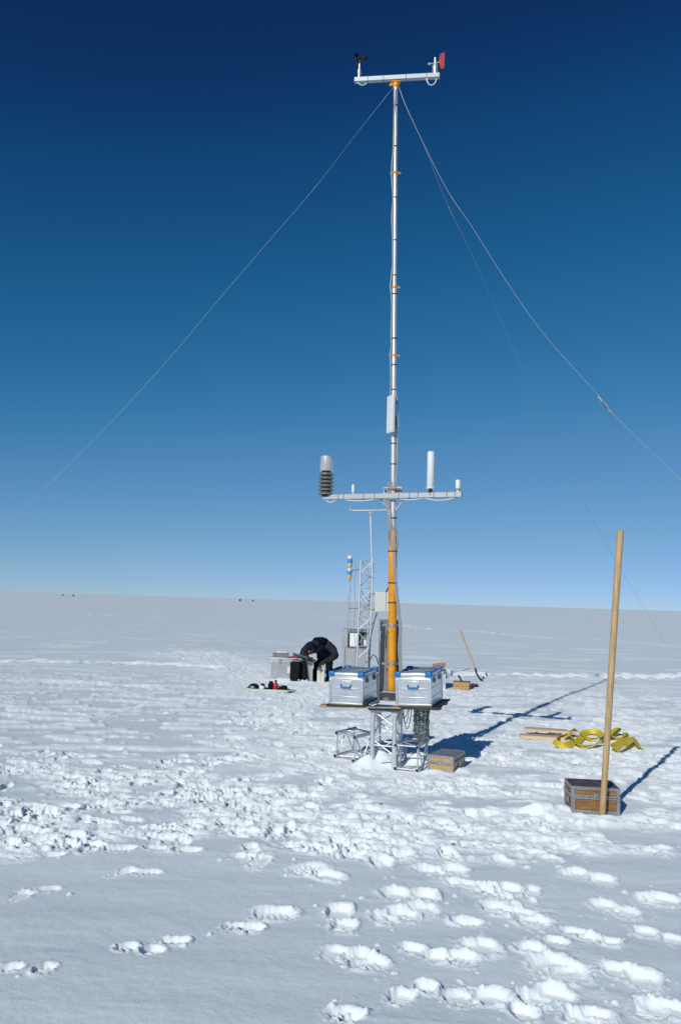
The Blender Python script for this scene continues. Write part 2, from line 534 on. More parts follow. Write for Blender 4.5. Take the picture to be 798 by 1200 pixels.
    for px, py, deg, lpx, wpx in prints:
        p = on_ground(px, py)
        sc = 1.75 / (CAM_H * p.y / p.y) * FOC / p.y
        ln = lpx / sc
        wd = max(0.10, min(0.26, wpx / sc * (p.y / 1.75) * 0.55))
        ln = max(ln, wd * 1.05)
        ang = R(deg) * 1.6
        parts_ = 1 if lpx < 46 else 2
        for q_ in range(parts_):
            f = (q_ + 0.5) / parts_ - 0.5
            ox, oy = f * ln * math.cos(ang) + rng.gauss(0, 0.012), f * ln * math.sin(ang) + rng.gauss(0, 0.03)
            l_ = max(ln / parts_ * rng.uniform(0.82, 1.08), 0.12)
            turn = ang + rng.gauss(0, 0.35) + (math.pi / 2 if l_ < wd * 1.3 and rng.random() < 0.6 else 0)
            stamp(p.x + ox, p.y + oy, turn, max(l_, wd) if l_ < wd * 1.3 else l_, min(wd, 0.18) * rng.uniform(0.8, 1.05), rng.uniform(0.026, 0.048) * (0.7 if px < 300 else 1.0), rng.uniform(0.4, 0.9), tread=rng.random() < 0.5)
        for q_ in range(rng.randint(5, 14) if px > 380 else rng.randint(1, 4)):
            rad = 0.005 + 0.018 * rng.random() ** 2.5
            clod(p.x + rng.gauss(0, ln * 0.5), p.y + rng.gauss(-0.02, wd * 0.75), rad, rad * rng.uniform(0.35, 0.7))
    # the trodden ground
    tries, n = 0, 0
    while n < 1900 and tries < 40000:
        tries += 1
        r = 5.0 + 12.5 * rng.random() ** 1.05
        t = rng.uniform(-TH, TH) * 0.98
        i, j = np.searchsorted(lr, r), np.searchsorted(th, t)
        if rng.random() > Mk[i, j]:
            continue
        x, y = r * math.sin(t), r * math.cos(t)
        stamp(x, y, rng.uniform(-0.5, 0.5) + (math.pi / 2 if rng.random() < 0.35 else 0), rng.uniform(0.15, 0.33), rng.uniform(0.08, 0.15), rng.uniform(0.014, 0.036), rng.uniform(0.5, 1.1))
        n += 1
    for q_ in range(3200):
        r = 4.6 + 7.0 * rng.random() ** 1.3
        t = rng.uniform(-TH, TH) * 0.8
        i, j = np.searchsorted(lr, r), np.searchsorted(th, t)
        if rng.random() > 0.01 + Mk[i, j]:
            continue
        rad = 0.010 + 0.034 * rng.random() ** 2
        clod(r * math.sin(t), r * math.cos(t), rad, rad * rng.uniform(0.4, 0.8))
    Z = 0.042 * np.tanh(Z / 0.042)
    # --- snowmobile tracks
    for pts, w, d in (([G2(-60, 774), G2(120, 777), G2(250, 783)], 0.42, 0.085), ([G2(495, 791), G2(640, 793), G2(860, 795)], 0.45, 0.10),
                      ([G2(-60, 797), G2(90, 800), G2(180, 806)], 0.25, 0.03), ([G2(500, 737), G2(560, 740), G2(620, 746), G2(700, 750), G2(860, 762)], 0.5, 0.05),
                      ([G2(360, 719), G2(430, 727), G2(500, 737)], 0.5, 0.04), ([G2(90, 719), G2(130, 721), G2(200, 722)], 0.8, 0.05)):
        ds = seg_dist(X, Y, pts) + 0.12 * pn(X * 1.3, Y * 1.3, 31) + 0.05 * pn(X * 5, Y * 5, 32)
        Z += -d * (1 - sst(w * 0.5, w * 0.8, ds)) + d * 0.7 * np.exp(-((ds - w * 0.95) / (w * 0.22)) ** 2) * (0.6 + 0.8 * pn(X * 2.5, Y * 2.5, 33))
        W = np.maximum(W, (0.9 if d > 0.055 else 0.45) * (1 - sst(w * 0.9, w * 1.35, ds)) * sst(-0.5, 0.2, pn(X * 0.5, Y * 0.5, 34) + 0.6 * pn(X * 1.6, Y * 1.6, 35) + 0.15))
    # --- level trodden ground under the things that stand on it, heaps against them
    for (cx, cy), rad in FLATS:
        w = np.exp(-(np.hypot(X - cx, Y - cy) / rad) ** 4)
        Z = Z * (1 - 0.85 * w)
    for (cx, cy), rx, ry, h in HEAPS:
        e = np.exp(-((X - cx) / rx) ** 2 - ((Y - cy) / ry) ** 2)
        W = np.maximum(W, sst(0.1, 0.4, e))
        Z += h * e * (1 + 0.22 * n2) + 0.030 * (L2 - 0.2) * sst(0.15, 0.6, e) + 0.008 * n3 * e
    side = 1 - sst(R(33), R(37.5), np.abs(Tg))
    innr = sst(2.02, 2.25, Rg)
    Z *= side * innr * fade_far
    Z[-1, :] = 0
    Z[0, :] = 0
    Z[:, 0] = 0
    Z[:, -1] = 0
    # --- far rings, the ground behind and below the viewer
    far = np.array([200, 300, 450, 700, 1100, 2000, 4000, 8000, 16000, 40000.0])
    fX, fY = np.outer(far, np.sin(th)), np.outer(far, np.cos(th))
    X = np.vstack([X, fX])
    Y = np.vstack([Y, fY])
    farz = np.zeros_like(fX)
    Z = np.vstack([Z, farz])
    nr = nrow + len(far)
    co = np.stack([X.ravel(), Y.ravel(), Z.ravel()], 1)
    idx = np.arange(nr * ncol).reshape(nr, ncol)
    q = np.stack([idx[:-1, :-1].ravel(), idx[:-1, 1:].ravel(), idx[1:, 1:].ravel(), idx[1:, :-1].ravel()], 1)[:, ::-1]
    # back sector and inner disc
    bth = np.concatenate([[TH], np.linspace(TH, 2 * math.pi - TH, 60)[1:-1], [2 * math.pi - TH]])
    br = np.array([2.0, 5, 12, 30, 80, 150, 450, 1100, 4000, 16000, 40000.0])
    o = len(co)
    bX, bY = np.outer(br, np.sin(bth)), np.outer(br, np.cos(bth))
    co = np.vstack([co, np.stack([bX.ravel(), bY.ravel(), np.zeros(bX.size)], 1)])
    bi = np.arange(bX.size).reshape(bX.shape) + o
    q2 = np.stack([bi[:-1, :-1].ravel(), bi[:-1, 1:].ravel(), bi[1:, 1:].ravel(), bi[1:, :-1].ravel()], 1)[:, ::-1]
    o2 = len(co)
    co = np.vstack([co, [[0, 0, 0]]])
    ring = list(idx[0, ::25]) + [idx[0, -1]] + list(bi[0, 1:])
    tri = np.array([(o2, ring[(k + 1) % len(ring)], ring[k]) for k in range(len(ring))])
    quads = np.vstack([q, q2])
    me = bpy.data.meshes.new('snow_ground')
    nv, nq, nt = len(co), len(quads), len(tri)
    me.vertices.add(nv)
    me.vertices.foreach_set('co', co.astype(np.float32).ravel())
    me.loops.add(nq * 4 + nt * 3)
    me.loops.foreach_set('vertex_index', np.concatenate([quads.ravel(), tri.ravel()]).astype(np.int32))
    me.polygons.add(nq + nt)
    me.polygons.foreach_set('loop_start', np.concatenate([np.arange(nq) * 4, nq * 4 + np.arange(nt) * 3]).astype(np.int32))
    me.update(calc_edges=True)
    me.shade_smooth()
    ob = bpy.data.objects.new('snow_ground', me)
    C.objects.link(ob)
    ob['kind'] = 'structure'
    ob['label'] = 'wide trodden snow field with boot prints reaching the horizon'

    m = bpy.data.materials.new('snow')
    m.use_nodes = True
    nt_ = m.node_tree
    b = nt_.nodes['Principled BSDF']
    b.inputs['Base Color'].default_value = (0.80, 0.87, 0.90, 1)
    b.inputs['Roughness'].default_value = 0.85
    b.inputs['Specular IOR Level'].default_value = 0.25
    att = nt_.nodes.new('ShaderNodeAttribute')
    att.attribute_name = 'broken'
    mixc = nt_.nodes.new('ShaderNodeMix')
    mixc.data_type = 'RGBA'
    mixc.inputs[6].default_value = (0.740, 0.822, 0.865, 1)
    mixc.inputs[7].default_value = (0.875, 0.93, 0.95, 1)
    nt_.links.new(att.outputs['Fac'], mixc.inputs[0])
    nt_.links.new(mixc.outputs[2], b.inputs['Base Color'])
    dr = nt_.nodes.new('ShaderNodeMapRange')
    dr.inputs[3].default_value = 0.10
    dr.inputs[4].default_value = 0.32
    nt_.links.new(att.outputs['Fac'], dr.inputs[0])
    nt_.links.new(dr.outputs[0], b.inputs['Diffuse Roughness'])
    geo = nt_.nodes.new('ShaderNodeNewGeometry')
    n = nt_.nodes.new('ShaderNodeTexNoise')
    n.inputs['Scale'].default_value = 70
    n.inputs['Detail'].default_value = 5
    n.inputs['Roughness'].default_value = 0.7
    nt_.links.new(geo.outputs['Position'], n.inputs['Vector'])
    bp = nt_.nodes.new('ShaderNodeBump')
    bp.inputs['Strength'].default_value = 0.55
    bp.inputs['Distance'].default_value = 0.006
    nt_.links.new(n.outputs[0], bp.inputs['Height'])
    nt_.links.new(bp.outputs[0], b.inputs['Normal'])
    me.materials.append(m)
    at_ = me.attributes.new('broken', 'FLOAT', 'POINT')
    wv_ = np.zeros(nv, np.float32)
    wv_[:nrow * ncol] = np.clip(W * side * innr, 0, 1).ravel()
    at_.data.foreach_set('value', wv_)

    def height(x, y):
        r, t = math.hypot(x, y), math.atan2(x, y)
        i, j = int(np.searchsorted(lr, r)), int(np.searchsorted(th, t))
        return float(Z[min(i, nrow - 1), min(j, ncol - 1)])
    return height


# ------------------------------------------------------------------ frame of the instrument base
YAW = R(-19)
FR = on_ground(461.3, 902.5)                       # foot of the truss leg nearest the viewer
U = Vector((math.cos(YAW), math.sin(YAW), 0))
V = Vector((-math.sin(YAW), math.cos(YAW), 0))


def F(a, b, z=0.0):
    return FR + U * a + V * b + Vector((0, 0, z))


def xy(p):
    return (p.x, p.y)


CHEST = on_ground(669.6, 953.7)
CHEST2 = on_ground(500.5, 902.5)
FLATS = [(xy(F(0.05, 0.15)), 0.55), (xy(CHEST + Vector((0.2, 0.15, 0))), 0.40), (xy(CHEST2 + Vector((0.2, 0.12, 0))), 0.38),
         (G2(345, 798), 0.9), (G2(374, 797), 0.6), (G2(315, 809), 0.6), (G2(541, 806), 0.45), (G2(665, 868), 0.55), (G2(718, 872), 0.5),
         (G2(705, 958), 0.25), (G2(416, 806), 0.9), (G2(508, 806), 0.5), (G2(406, 893), 0.3)]
HEAPS = [(G2(443, 897), 0.13, 0.11, 0.155), (G2(430, 900), 0.13, 0.10, 0.10), (xy(F(0.20, 0.36)), 0.15, 0.13, 0.14), (xy(F(-0.12, 0.12)), 0.14, 0.14, 0.04),
         (G2(330, 799), 0.35, 0.18, 0.07), (G2(700, 967), 0.30, 0.09, 0.035), (G2(640, 952), 0.16, 0.12, 0.06), (G2(715, 962), 0.16, 0.05, 0.03), (G2(676, 958), 0.12, 0.05, 0.03), (G2(506, 906), 0.14, 0.05, 0.03), (G2(538, 903), 0.10, 0.10, 0.025), (G2(660, 949), 0.06, 0.12, 0.03), (G2(352, 800), 0.3, 0.12, 0.05)]
snow_z = build_snow()


def rest(p, dz=0.0):
    return Vector((p.x, p.y, snow_z(p.x, p.y) + dz))


# ------------------------------------------------------------------ truss base
TRG = 'aluminium truss pieces of the mast base'


def truss_pieces(t, size, length, r, rb, horizontal, zig=3, caps=True, name='leg'):
    """square truss along local z (or local y when horizontal) with its corner at the origin"""
    def P(i, j, k):
        return Vector((i * size, k, j * size)) if horizontal else Vector((i * size, j * size, k))
    cor = [(0, 0), (1, 0), (1, 1), (0, 1)]
    for i, j in cor:
        MB().tube(P(i, j, 0), P(i, j, length), r, n=16).build(name, 'truss', t)
        if caps:
            MB().tube(P(i, j, -0.006), P(i, j, -0.0005), r * 0.86, n=14).build('end_cap', 'black', t)
    for f in range(4):
        (i0, j0), (i1, j1) = cor[f], cor[(f + 1) % 4]
        for k in (0.025, length - 0.025):
            MB().tube(P(i0, j0, k), P(i1, j1, k), rb * 1.15, n=10).build('cross_tube', 'truss', t)
        for s in range(zig):
            k0 = 0.03 + (length - 0.06) * s / zig
            k1 = 0.03 + (length - 0.06) * (s + 1) / zig
            a, b = (P(i0, j0, k0), P(i1, j1, k1)) if (s + f) % 2 == 0 else (P(i1, j1, k0), P(i0, j0, k1))
            MB().tube(a, b, rb, n=8).build('brace', 'truss', t)


t = thing('truss_tower', 'square upright aluminium truss carrying the platform of the tall mast', 'truss', F(0, 0, -0.02), YAW, TRG)
t.location = F(-0.24, 0, -0.03)
truss_pieces(t, 0.24, 0.655, 0.025, 0.0075, False, 4, caps=False)
for i0, j0, i1, j1 in ((0, 0, 1, 0), (0, 1, 1, 1), (0, 0, 0, 1), (1, 0, 1, 1)):
    MB().tube((i0 * 0.24, j0 * 0.24, 0.27), (i1 * 0.24, j1 * 0.24, 0.27), 0.010, n=10).build('cross_tube', 'truss', t)
MB().box((0.12, 0.12, 0.655), (0.31, 0.31, 0.014)).build('top_plate', 'galv', t, 0.002)
for i in (0, 1):
    for j in (0, 1):
        MB().box((i * 0.24, j * 0.24, 0.615), (0.066, 0.066, 0.05)).build('corner_block', 'truss', t, 0.006)
t = thing('truss_segment', 'short aluminium truss piece with black end caps lying right of the truss tower foot', 'truss', F(0.025, -0.05, 0.03), YAW, TRG)
truss_pieces(t, 0.235, 0.50, 0.017, 0.0075, True, 2)
p = on_ground(392.5, 889.0)
t = thing('truss_segment', 'short tilted aluminium truss piece on the snow left of the tower', 'truss', p + Vector((0, 0, 0.03)), R(-41), TRG)
t.rotation_euler = (R(2), R(4), R(-38))
truss_pieces(t, 0.255, 0.36, 0.019, 0.008, True, 2)

# ------------------------------------------------------------------ platform
PZ = 0.640
TILT = (R(2.2), R(-2.6), YAW)            # the deck leans a little towards the viewer and up to the right
plat = thing('platform', 'wood plank and black sheet platform under the two aluminium cases', 'platform', F(-0.12, 0.12, PZ), 0)
plat.rotation_euler = TILT
for y in (-0.165, 0.16):
    MB().box((-0.42, y, 0.014), (0.56, 0.095, 0.026)).build('plank', 'plank', plat, 0.003)
    MB().box((0.370, y, 0.014), (0.51, 0.095, 0.026)).build('plank', 'plank', plat, 0.003)
MB().box((-0.40, 0.04, 0.0325), (0.44, 0.56, 0.010)).build('deck_sheet', 'sheet_black', plat, 0.002)
MB().box((0.415, 0.04, 0.0325), (0.43, 0.60, 0.010)).build('deck_sheet', 'sheet_black', plat, 0.002)
MB().box((0.03, -0.19, 0.010), (0.36, 0.034, 0.018)).build('front_rail', 'channel', plat, 0.002)
MB().box((0.03, -0.212, -0.004), (0.36, 0.008, 0.020)).build('rail_edge', 'black', plat, 0.001)
for x in (-0.165, -0.12):
    MB().box((x, 0.05, 0.046), (0.030, 0.58, 0.016)).build('deck_rail', 'sheet_black' if x < -0.15 else 'galv', plat, 0.002)


# ------------------------------------------------------------------ aluminium cases
def alu_case(name, label, loc, rot, W=0.385, D=0.585, H=0.335, blue=True, group=None):
    t = thing(name, label, 'case', loc, group=group)
    t.rotation_euler = rot
    x0, y0 = W / 2, D / 2                                     # origin: front left bottom corner
    lid = H * 0.86
    b = MB().box((x0, y0, lid / 2 + 0.005), (W - 0.012, D - 0.012, lid - 0.01))
    b.build('body', 'alu_sheet', t, 0.010, seg=3)
    MB().box((x0, y0, 0.012), (W + 0.002, D + 0.002, 0.018)).build('base_rim', 'alu_bright', t, 0.003)
    for x in (0.013, W - 0.013):
        for y in (0.013, D - 0.013):
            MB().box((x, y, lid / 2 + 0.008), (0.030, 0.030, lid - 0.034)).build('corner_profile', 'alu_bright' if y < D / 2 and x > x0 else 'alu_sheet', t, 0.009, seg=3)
    for z in (0.30, 0.62):
        MB().box((x0, y0, lid * z), (W - 0.005, D - 0.10, 0.010)).box((x0, y0, lid * z), (W - 0.10, D - 0.005, 0.010)).build('rib', 'alu_sheet', t, 0.003)
    MB().box((x0, y0, lid + 0.006), (W + 0.004, D + 0.004, 0.015)).build('lid_seal', 'alu_bright', t, 0.004)
    ld = MB().box((x0, y0, (lid + 0.013 + H) / 2), (W - 0.002, D - 0.002, H - lid - 0.016)).build('lid', 'alu_sheet', t, 0.008, seg=3)
    rail = 'blue' if blue else 'alu_bright'
    for y in (0.014, D - 0.014):
        MB().box((x0, y, H + 0.001), (W - 0.09, 0.014, 0.012)).build('lid_rail', 'alu_bright' if y < 0.1 else rail, t, 0.003)
    for x in (0.014, W - 0.014):
        MB().box((x, y0, H + 0.001), (0.014, D - 0.09, 0.012)).build('lid_rail', rail, t, 0.003)
    for k in (0.28, 0.5, 0.72):
        MB().box((x0, D * k, H + 0.001), (W - 0.09, 0.05, 0.007)).build('lid_rib', 'lid_top', t, 0.003)
    MB().box((x0, y0, H - 0.0015), (W - 0.05, D - 0.05, 0.003)).build('lid_panel', 'lid_top', t)
    for x in (0.028, W - 0.028):
        for y in (0.028, D - 0.028):
            MB().box((x, y, (lid + H) / 2 + 0.011), (0.072, 0.072, H - lid + 0.014)).build('corner_cap', 'blue' if blue else 'greydark', t, 0.014, seg=3)
    hz = lid * 0.70
    hd = MB().box((x0, 0.003, hz + 0.018), (0.125, 0.010, 0.075)).build('handle_plate', 'alu_bright', t, 0.003)
    MB().path([(x0 - 0.052, -0.004, hz + 0.012), (x0 - 0.052, -0.022, hz - 0.012), (x0 + 0.052, -0.022, hz - 0.012), (x0 + 0.052, -0.004, hz + 0.012)], 0.009, 8).build('handle_grip', 'blue' if blue else 'greydark', hd)
    for y in (D * 0.27, D * 0.74):
        la = MB().box((W + 0.001, y, lid - 0.018), (0.014, 0.055, 0.085)).build('latch', 'galv', t, 0.004)
        MB().tube((W + 0.006, y, lid - 0.035), (W + 0.014, y, lid - 0.035), 0.021, n=14).build('latch_knob', 'greydark', la)
    return t


CG = 'aluminium transport cases'
DECK = Matrix.LocRotScale(plat.location, Euler(TILT), None)


def on_deck(a, b, z=0.0378):
    return DECK @ Vector((a, b, z))


alu_case('aluminium_case', 'aluminium case with blue lid corners on the right side of the platform', on_deck(0.155, -0.215), TILT, group=CG)
alu_case('aluminium_case', 'aluminium case with blue lid corners on the left side of the platform', on_deck(-0.595, -0.20), (R(2.2), R(-0.5), YAW), group=CG)

# hanging chain under the right case
ch = thing('hanging_chain', 'bundle of steel chain strands hanging under the right end of the platform', 'chain', on_deck(0.36, 0.10, 0.0))
ci = inv(ch)
rng = random.Random(3)
link = []
for s in range(20):
    a = s / 20 * 2 * math.pi
    top = Vector((0.075 * math.cos(a) + rng.uniform(-.01, .01), 0.05 * math.sin(a), 0.0))
    mb = MB()
    n = rng.randint(13, 16)
    for k in range(n):
        c = top + Vector((0.004 * math.sin(k * 1.3 + s), 0.004 * math.cos(k + s), -0.014 - 0.0245 * k))
        ang = a + (math.pi / 2 if k % 2 else 0)
        e1 = Vector((math.cos(ang), math.sin(ang), 0))
        ring = [c + e1 * (0.0125 * math.cos(w)) + Vector((0, 0, 0.0165 * math.sin(w))) for w in [2 * math.pi * i / 10 for i in range(10)]]
        mb.path(ring, 0.0042, 5, closed=True)
    mb.build('chain_strand', 'chain', ch)
# cables that drop from the deck
cb = thing('cable_loop', 'dark cables looping down behind the truss tower under the platform', 'cable', on_deck(0.16, 0.20, 0.0))
for k, (dx, dep, w) in enumerate([(0.0, 0.22, 0.04), (0.02, 0.28, 0.05), (-0.02, 0.17, 0.06)]):
    pts = [(dx + w * math.sin(t_ * math.pi * 1.0), 0.02 * k + 0.02 * math.sin(3 * t_), -dep * math.sin(t_ * math.pi) ** 0.7) for t_ in [i / 18 for i in range(19)]]
    MB().path([(dx + w * (2 * i / 18 - 1), y, z) for i, (x, y, z) in enumerate(pts)], 0.0042, 6).build('cable', 'cable_dark', cb)

# ------------------------------------------------------------------ the tall mast
MY = 8.45                                             # distance of the mast axis
mast = thing('weather_mast', 'tall silver guyed mast with orange foot, two sensor arms and cables', 'mast', at(458.3, 822, MY))
mo = mast.location.copy()


def mp(px, py, dy=0.0):
    return at(px, py, MY + dy) - mo


def axis(py):                                         # mast axis in the picture
    return 459.3 + (805 - py) * (463.6 - 459.3) / (805 - 97)


foot, toptube = mp(axis(809), 809), mp(axis(622), 622)
MB().lathe(foot, [(0.044, 0), (0.046, 0.01), (0.046, (toptube - foot).length)], 24, axis=(toptube - foot)).build('support_tube', 'orange', mast)['label'] = 'thick orange tube at the foot of the mast'
MB().box((foot.x, foot.y + 0.01, foot.z - 0.012), (0.17, 0.16, 0.018), (0, 0, YAW)).build('foot_plate', 'galv', mast, 0.002)
sec = [(640, 0.0335), (574, 0.0335), (417, 0.031), (337, 0.0285), (203, 0.026), (99, 0.024)]
for (y0, r0), (y1, r1) in zip(sec[:-1], sec[1:]):
    MB().tube(mp(axis(y0), y0), mp(axis(y1), y1), r1 + 0.0006 * (y0 < 600), n=20).build('mast_pole', 'alu', mast)
for y in (574, 417, 337, 203):
    c = mp(axis(y), y)
    r = 0.046 if y > 500 else 0.037
    k = MB().lathe(c - Vector((0, 0, 0.014)), [(r * .8, 0), (r, 0.004), (r, 0.024), (r * .8, 0.028)], 20).build('clamp_ring', 'orange', mast)
    MB().box(c + Vector((r + 0.012, -0.004, 0)), (0.030, 0.014, 0.018)).build('clamp_lug', 'orange', k, 0.003)
    MB().box(c + Vector((-r - 0.008, 0, 0)), (0.02, 0.014, 0.016)).build('clamp_lug', 'orange', k, 0.003)
# steel channel behind the foot
cb0, ct0 = mp(455.0, 822, 0.07), mp(455.6, 726, 0.07)
hgt = (ct0 - cb0).z
chn = MB()
rm = Euler((0, 0, R(4))).to_matrix()
for c, s in (((0, 0.055, hgt / 2), (0.222, 0.006, hgt)), ((-0.109, 0.005, hgt / 2), (0.006, 0.094, hgt)), ((0.109, 0.005, hgt / 2), (0.006, 0.094, hgt)),
             ((0, 0.004, 0.10), (0.208, 0.09, 0.006))):
    chn.box(cb0 + rm @ Vector(c), s, rm)
chn.build('mounting_channel', 'channel', mast, 0.0015)
for y in (733, 778):
    c = mp(axis(y), y)
    cl = MB().lathe(c - Vector((0, 0, 0.014)), [(0.049, 0), (0.052, 0.002), (0.052, 0.026), (0.049, 0.028)], 20).build('tube_clamp', 'galv', mast)
    MB().box(c + rm @ Vector((-0.075, 0.01, 0)), (0.07, 0.012, 0.026), rm).box(c + rm @ Vector((0.06, 0.01, 0)), (0.035, 0.012, 0.026), rm).build('clamp_strap', 'galv', cl, 0.002)
hb = mp(447.5, 745, 0.02)
MB().path([hb + Vector((0.012, 0.03, 0.05)), hb + Vector((-0.018, -0.03, 0.045)), hb + Vector((-0.024, -0.04, 0.0)), hb + Vector((-0.018, -0.03, -0.045)), hb + Vector((0.012, 0.03, -0.05))], 0.006, 8).build('grab_handle', 'alu_bright', mast)

# middle arm
la, ra = at(381, 583.5, MY + 0.29) - mo, at(542.5, 580.5, MY - 0.27) - mo
la.y += 0.0
ud = (ra - la).normalized()
ang = math.atan2(ud.y, ud.x)
armR = Matrix.Rotation(ang, 3, 'Z') @ Matrix.Rotation(-math.asin(ud.z), 3, 'Y')


def arm_pt(f, up=0.0, front=0.0):
    return la + (ra - la) * f + armR @ Vector((0, -front, up))


alen = (ra - la).length
front_off = 0.055
arm = MB().box(arm_pt(0.5, 0, front_off), (alen, 0.05, 0.058), armR).build('cross_arm', 'arm', mast, 0.004)
for f in (0.12, 0.16, 0.31, 0.39, 0.565, 0.64, 0.70, 0.81, 0.90, 0.955):
    MB().box(arm_pt(f, 0, front_off), (0.006, 0.053, 0.061), armR).build('cable_tie', 'cable_dark', arm)
MB().box(arm_pt(0.505, 0.05, 0.0), (0.21, 0.012, 0.12), armR).build('arm_bracket', 'galv', mast, 0.003)
MB().box(arm_pt(0.505, 0.085, 0.045), (0.20, 0.05, 0.008), armR).box(arm_pt(0.505, -0.036, 0.045), (0.17, 0.06, 0.008), armR).build('arm_bracket', 'galv', mast, 0.002)
for sgn in (-1, 1):
    MB().tube(arm_pt(0.505 + sgn * 0.085, -0.03, 0.03), mp(axis(600), 600) + Vector((sgn * 0.02, 0, 0)), 0.010, n=8).build('arm_strut', 'alu', mast)

# louvred radiation shield
base = arm_pt(0.005, 0.02, front_off)
sh = mp(381.8, 582, 0.29)
rs = MB().lathe(Vector((sh.x, base.y, base.z - 0.01)), [(0.05, 0), (0.05, 0.44)], 16).build('radiation_shield', 'black', mast)
rs['label'] = 'stack of louvred plates with a bright metal cylinder on top'
c0 = Vector((sh.x, base.y, base.z))
for k in range(6):
    z = 0.006 + k * 0.044
    MB().lathe(c0 + Vector((0, 0, z)), [(0.078, 0), (0.088, 0.003), (0.088, 0.009), (0.066, 0.030), (0.052, 0.031)], 24).build('louvre', 'louvre', rs)
MB().lathe(c0 + Vector((0, 0, 0.275)), [(0.070, 0), (0.074, 0.006), (0.074, 0.166), (0.068, 0.174)], 28).build('shield_cap', 'cap_metal', rs)
MB().tube(c0 + Vector((0, 0, -0.045)), c0 + Vector((0, 0, 0.014)), 0.02, n=12).build('shield_mount', 'alu', rs)
# slim sensor on the left half
p = arm_pt(0.225, 0.028, front_off)
s = MB().lathe(p, [(0.010, 0), (0.010, 0.02), (0.017, 0.026), (0.017, 0.10), (0.013, 0.108)], 14).build('small_sensor', 'white', mast)
# hanging sensor
p = arm_pt(0.175, -0.03, front_off)
# white tube antenna
p = arm_pt(0.783, 0.03, front_off)
an = MB().lathe(p + Vector((0, 0, 0.05)), [(0.036, 0), (0.040, 0.006), (0.040, 0.385), (0.036, 0.392)], 24).build('tube_antenna', 'white', mast)
an['label'] = 'white tube antenna standing on the middle arm'
MB().lathe(p + Vector((0, 0, 0.038)), [(0.048, 0), (0.050, 0.004), (0.050, 0.013), (0.046, 0.016)], 20).build('antenna_flange', 'white', an)
MB().lathe(p, [(0.026, -0.03), (0.026, 0.012), (0.018, 0.016), (0.018, 0.04)], 14).build('antenna_mount', 'black', an)
# receiver at the right end
p = arm_pt(0.972, 0.028, front_off)
rc = MB().lathe(p, [(0.018, 0), (0.018, 0.03), (0.026, 0.032), (0.028, 0.12), (0.022, 0.13)], 18).build('receiver', 'white', mast)
MB().lathe(p + Vector((0, 0, 0.024)), [(0.029, 0), (0.031, 0.003), (0.031, 0.010), (0.029, 0.013)], 18).build('receiver_ring', 'cable', rc)
# cable that sags under the arm
for f0, f1, d in ((0.74, 0.955, 0.028), (0.02, 0.10, 0.03), (0.16, 0.40, 0.02), (0.55, 0.74, 0.016)):
    MB().path([arm_pt(f0 + (f1 - f0) * i / 12, -0.030 - d * math.sin(math.pi * i / 12), front_off + 0.01) for i in range(13)], 0.005, 6).build('arm_cable', 'white', arm)

# panel antenna
pa0, pa1 = mp(457.4, 508, -0.06), mp(458.4, 463, -0.06)
pm = Matrix.Rotation(R(-62), 3, 'Z')
pc = (pa0 + pa1) / 2
pn_o = MB().box(pc, (0.12, 0.036, (pa1 - pa0).z * 0.97), pm).build('panel_antenna', 'white', mast, 0.006)
MB().box(pc + pm @ Vector((0, 0.024, 0)), (0.095, 0.014, (pa1 - pa0).z * 0.86), pm).build('panel_back', 'galv', pn_o, 0.004)
for z in (-0.13, 0.13):
    MB().box(pc + Vector((0.04, 0.03, z)), (0.055, 0.05, 0.02)).build('panel_bracket', 'galv', pn_o, 0.002)

# top arm
tl, tr = at(415.3, 94.3, MY + 0.07) - mo, at(515.0, 88.8, MY - 0.07) - mo
td = (tr - tl).normalized()
topR = Matrix.Rotation(math.atan2(td.y, td.x), 3, 'Z') @ Matrix.Rotation(-math.asin(td.z), 3, 'Y')


def top_pt(f, up=0.0, front=0.0):
    return tl + (tr - tl) * f + topR @ Vector((0, -front, up))


tarm = MB().box(top_pt(0.5), ((tr - tl).length, 0.05, 0.056), topR).build('cross_arm', 'arm', mast, 0.004)
for f in (0.16, 0.345, 0.61, 0.85):
    MB().box(top_pt(f), (0.006, 0.053, 0.059), topR).build('cable_tie', 'cable_dark', tarm)
tp = mp(axis(99), 99)
tb = MB().lathe(tp + Vector((0, 0, -0.035)), [(0.030, 0), (0.036, 0.006), (0.036, 0.05), (0.028, 0.06)], 18).build('top_bracket', 'orange', mast)
MB().box(tp + Vector((0, -0.005, 0.022)), (0.10, 0.07, 0.012)).box(tp + Vector((-0.05, 0, 0.0)), (0.05, 0.016, 0.03), (0, R(-40), 0)).build('bracket_plate', 'orange', tb, 0.003)
# cup anemometer
p = top_pt(0.055, 0.03)
ca = MB().lathe(p, [(0.016, 0), (0.016, 0.05), (0.022, 0.052), (0.022, 0.10), (0.010, 0.112), (0.010, 0.22), (0.006, 0.225)], 14).build('cup_anemometer', 'alu_bright', mast)
ca['label'] = 'three black cups on a slim silver spindle'
hub = p + Vector((0, 0, 0.225))
MB().lathe(hub, [(0.016, 0), (0.018, 0.006), (0.018, 0.024), (0.010, 0.03)], 14).build('cup_hub', 'black', ca)
for k in range(3):
    a = R(-22 + 120 * k)
    e = Vector((math.cos(a), math.sin(a), 0))
    tdir = Vector((-math.sin(a), math.cos(a), 0))
    cc = hub + e * 0.058 + Vector((0, 0, 0.014))
    prof = [(0.004, 0.0), (0.018, 0.008), (0.030, 0.026), (0.036, 0.052), (0.0335, 0.052), (0.027, 0.027), (0.016, 0.011), (0.002, 0.004)]
    cu = MB().lathe(cc - tdir * 0.026, prof, 16, axis=tdir).build('cup', 'black', ca)
    MB().tube(hub + Vector((0, 0, 0.014)), cc, 0.004, n=6).build('cup_arm', 'black', ca)
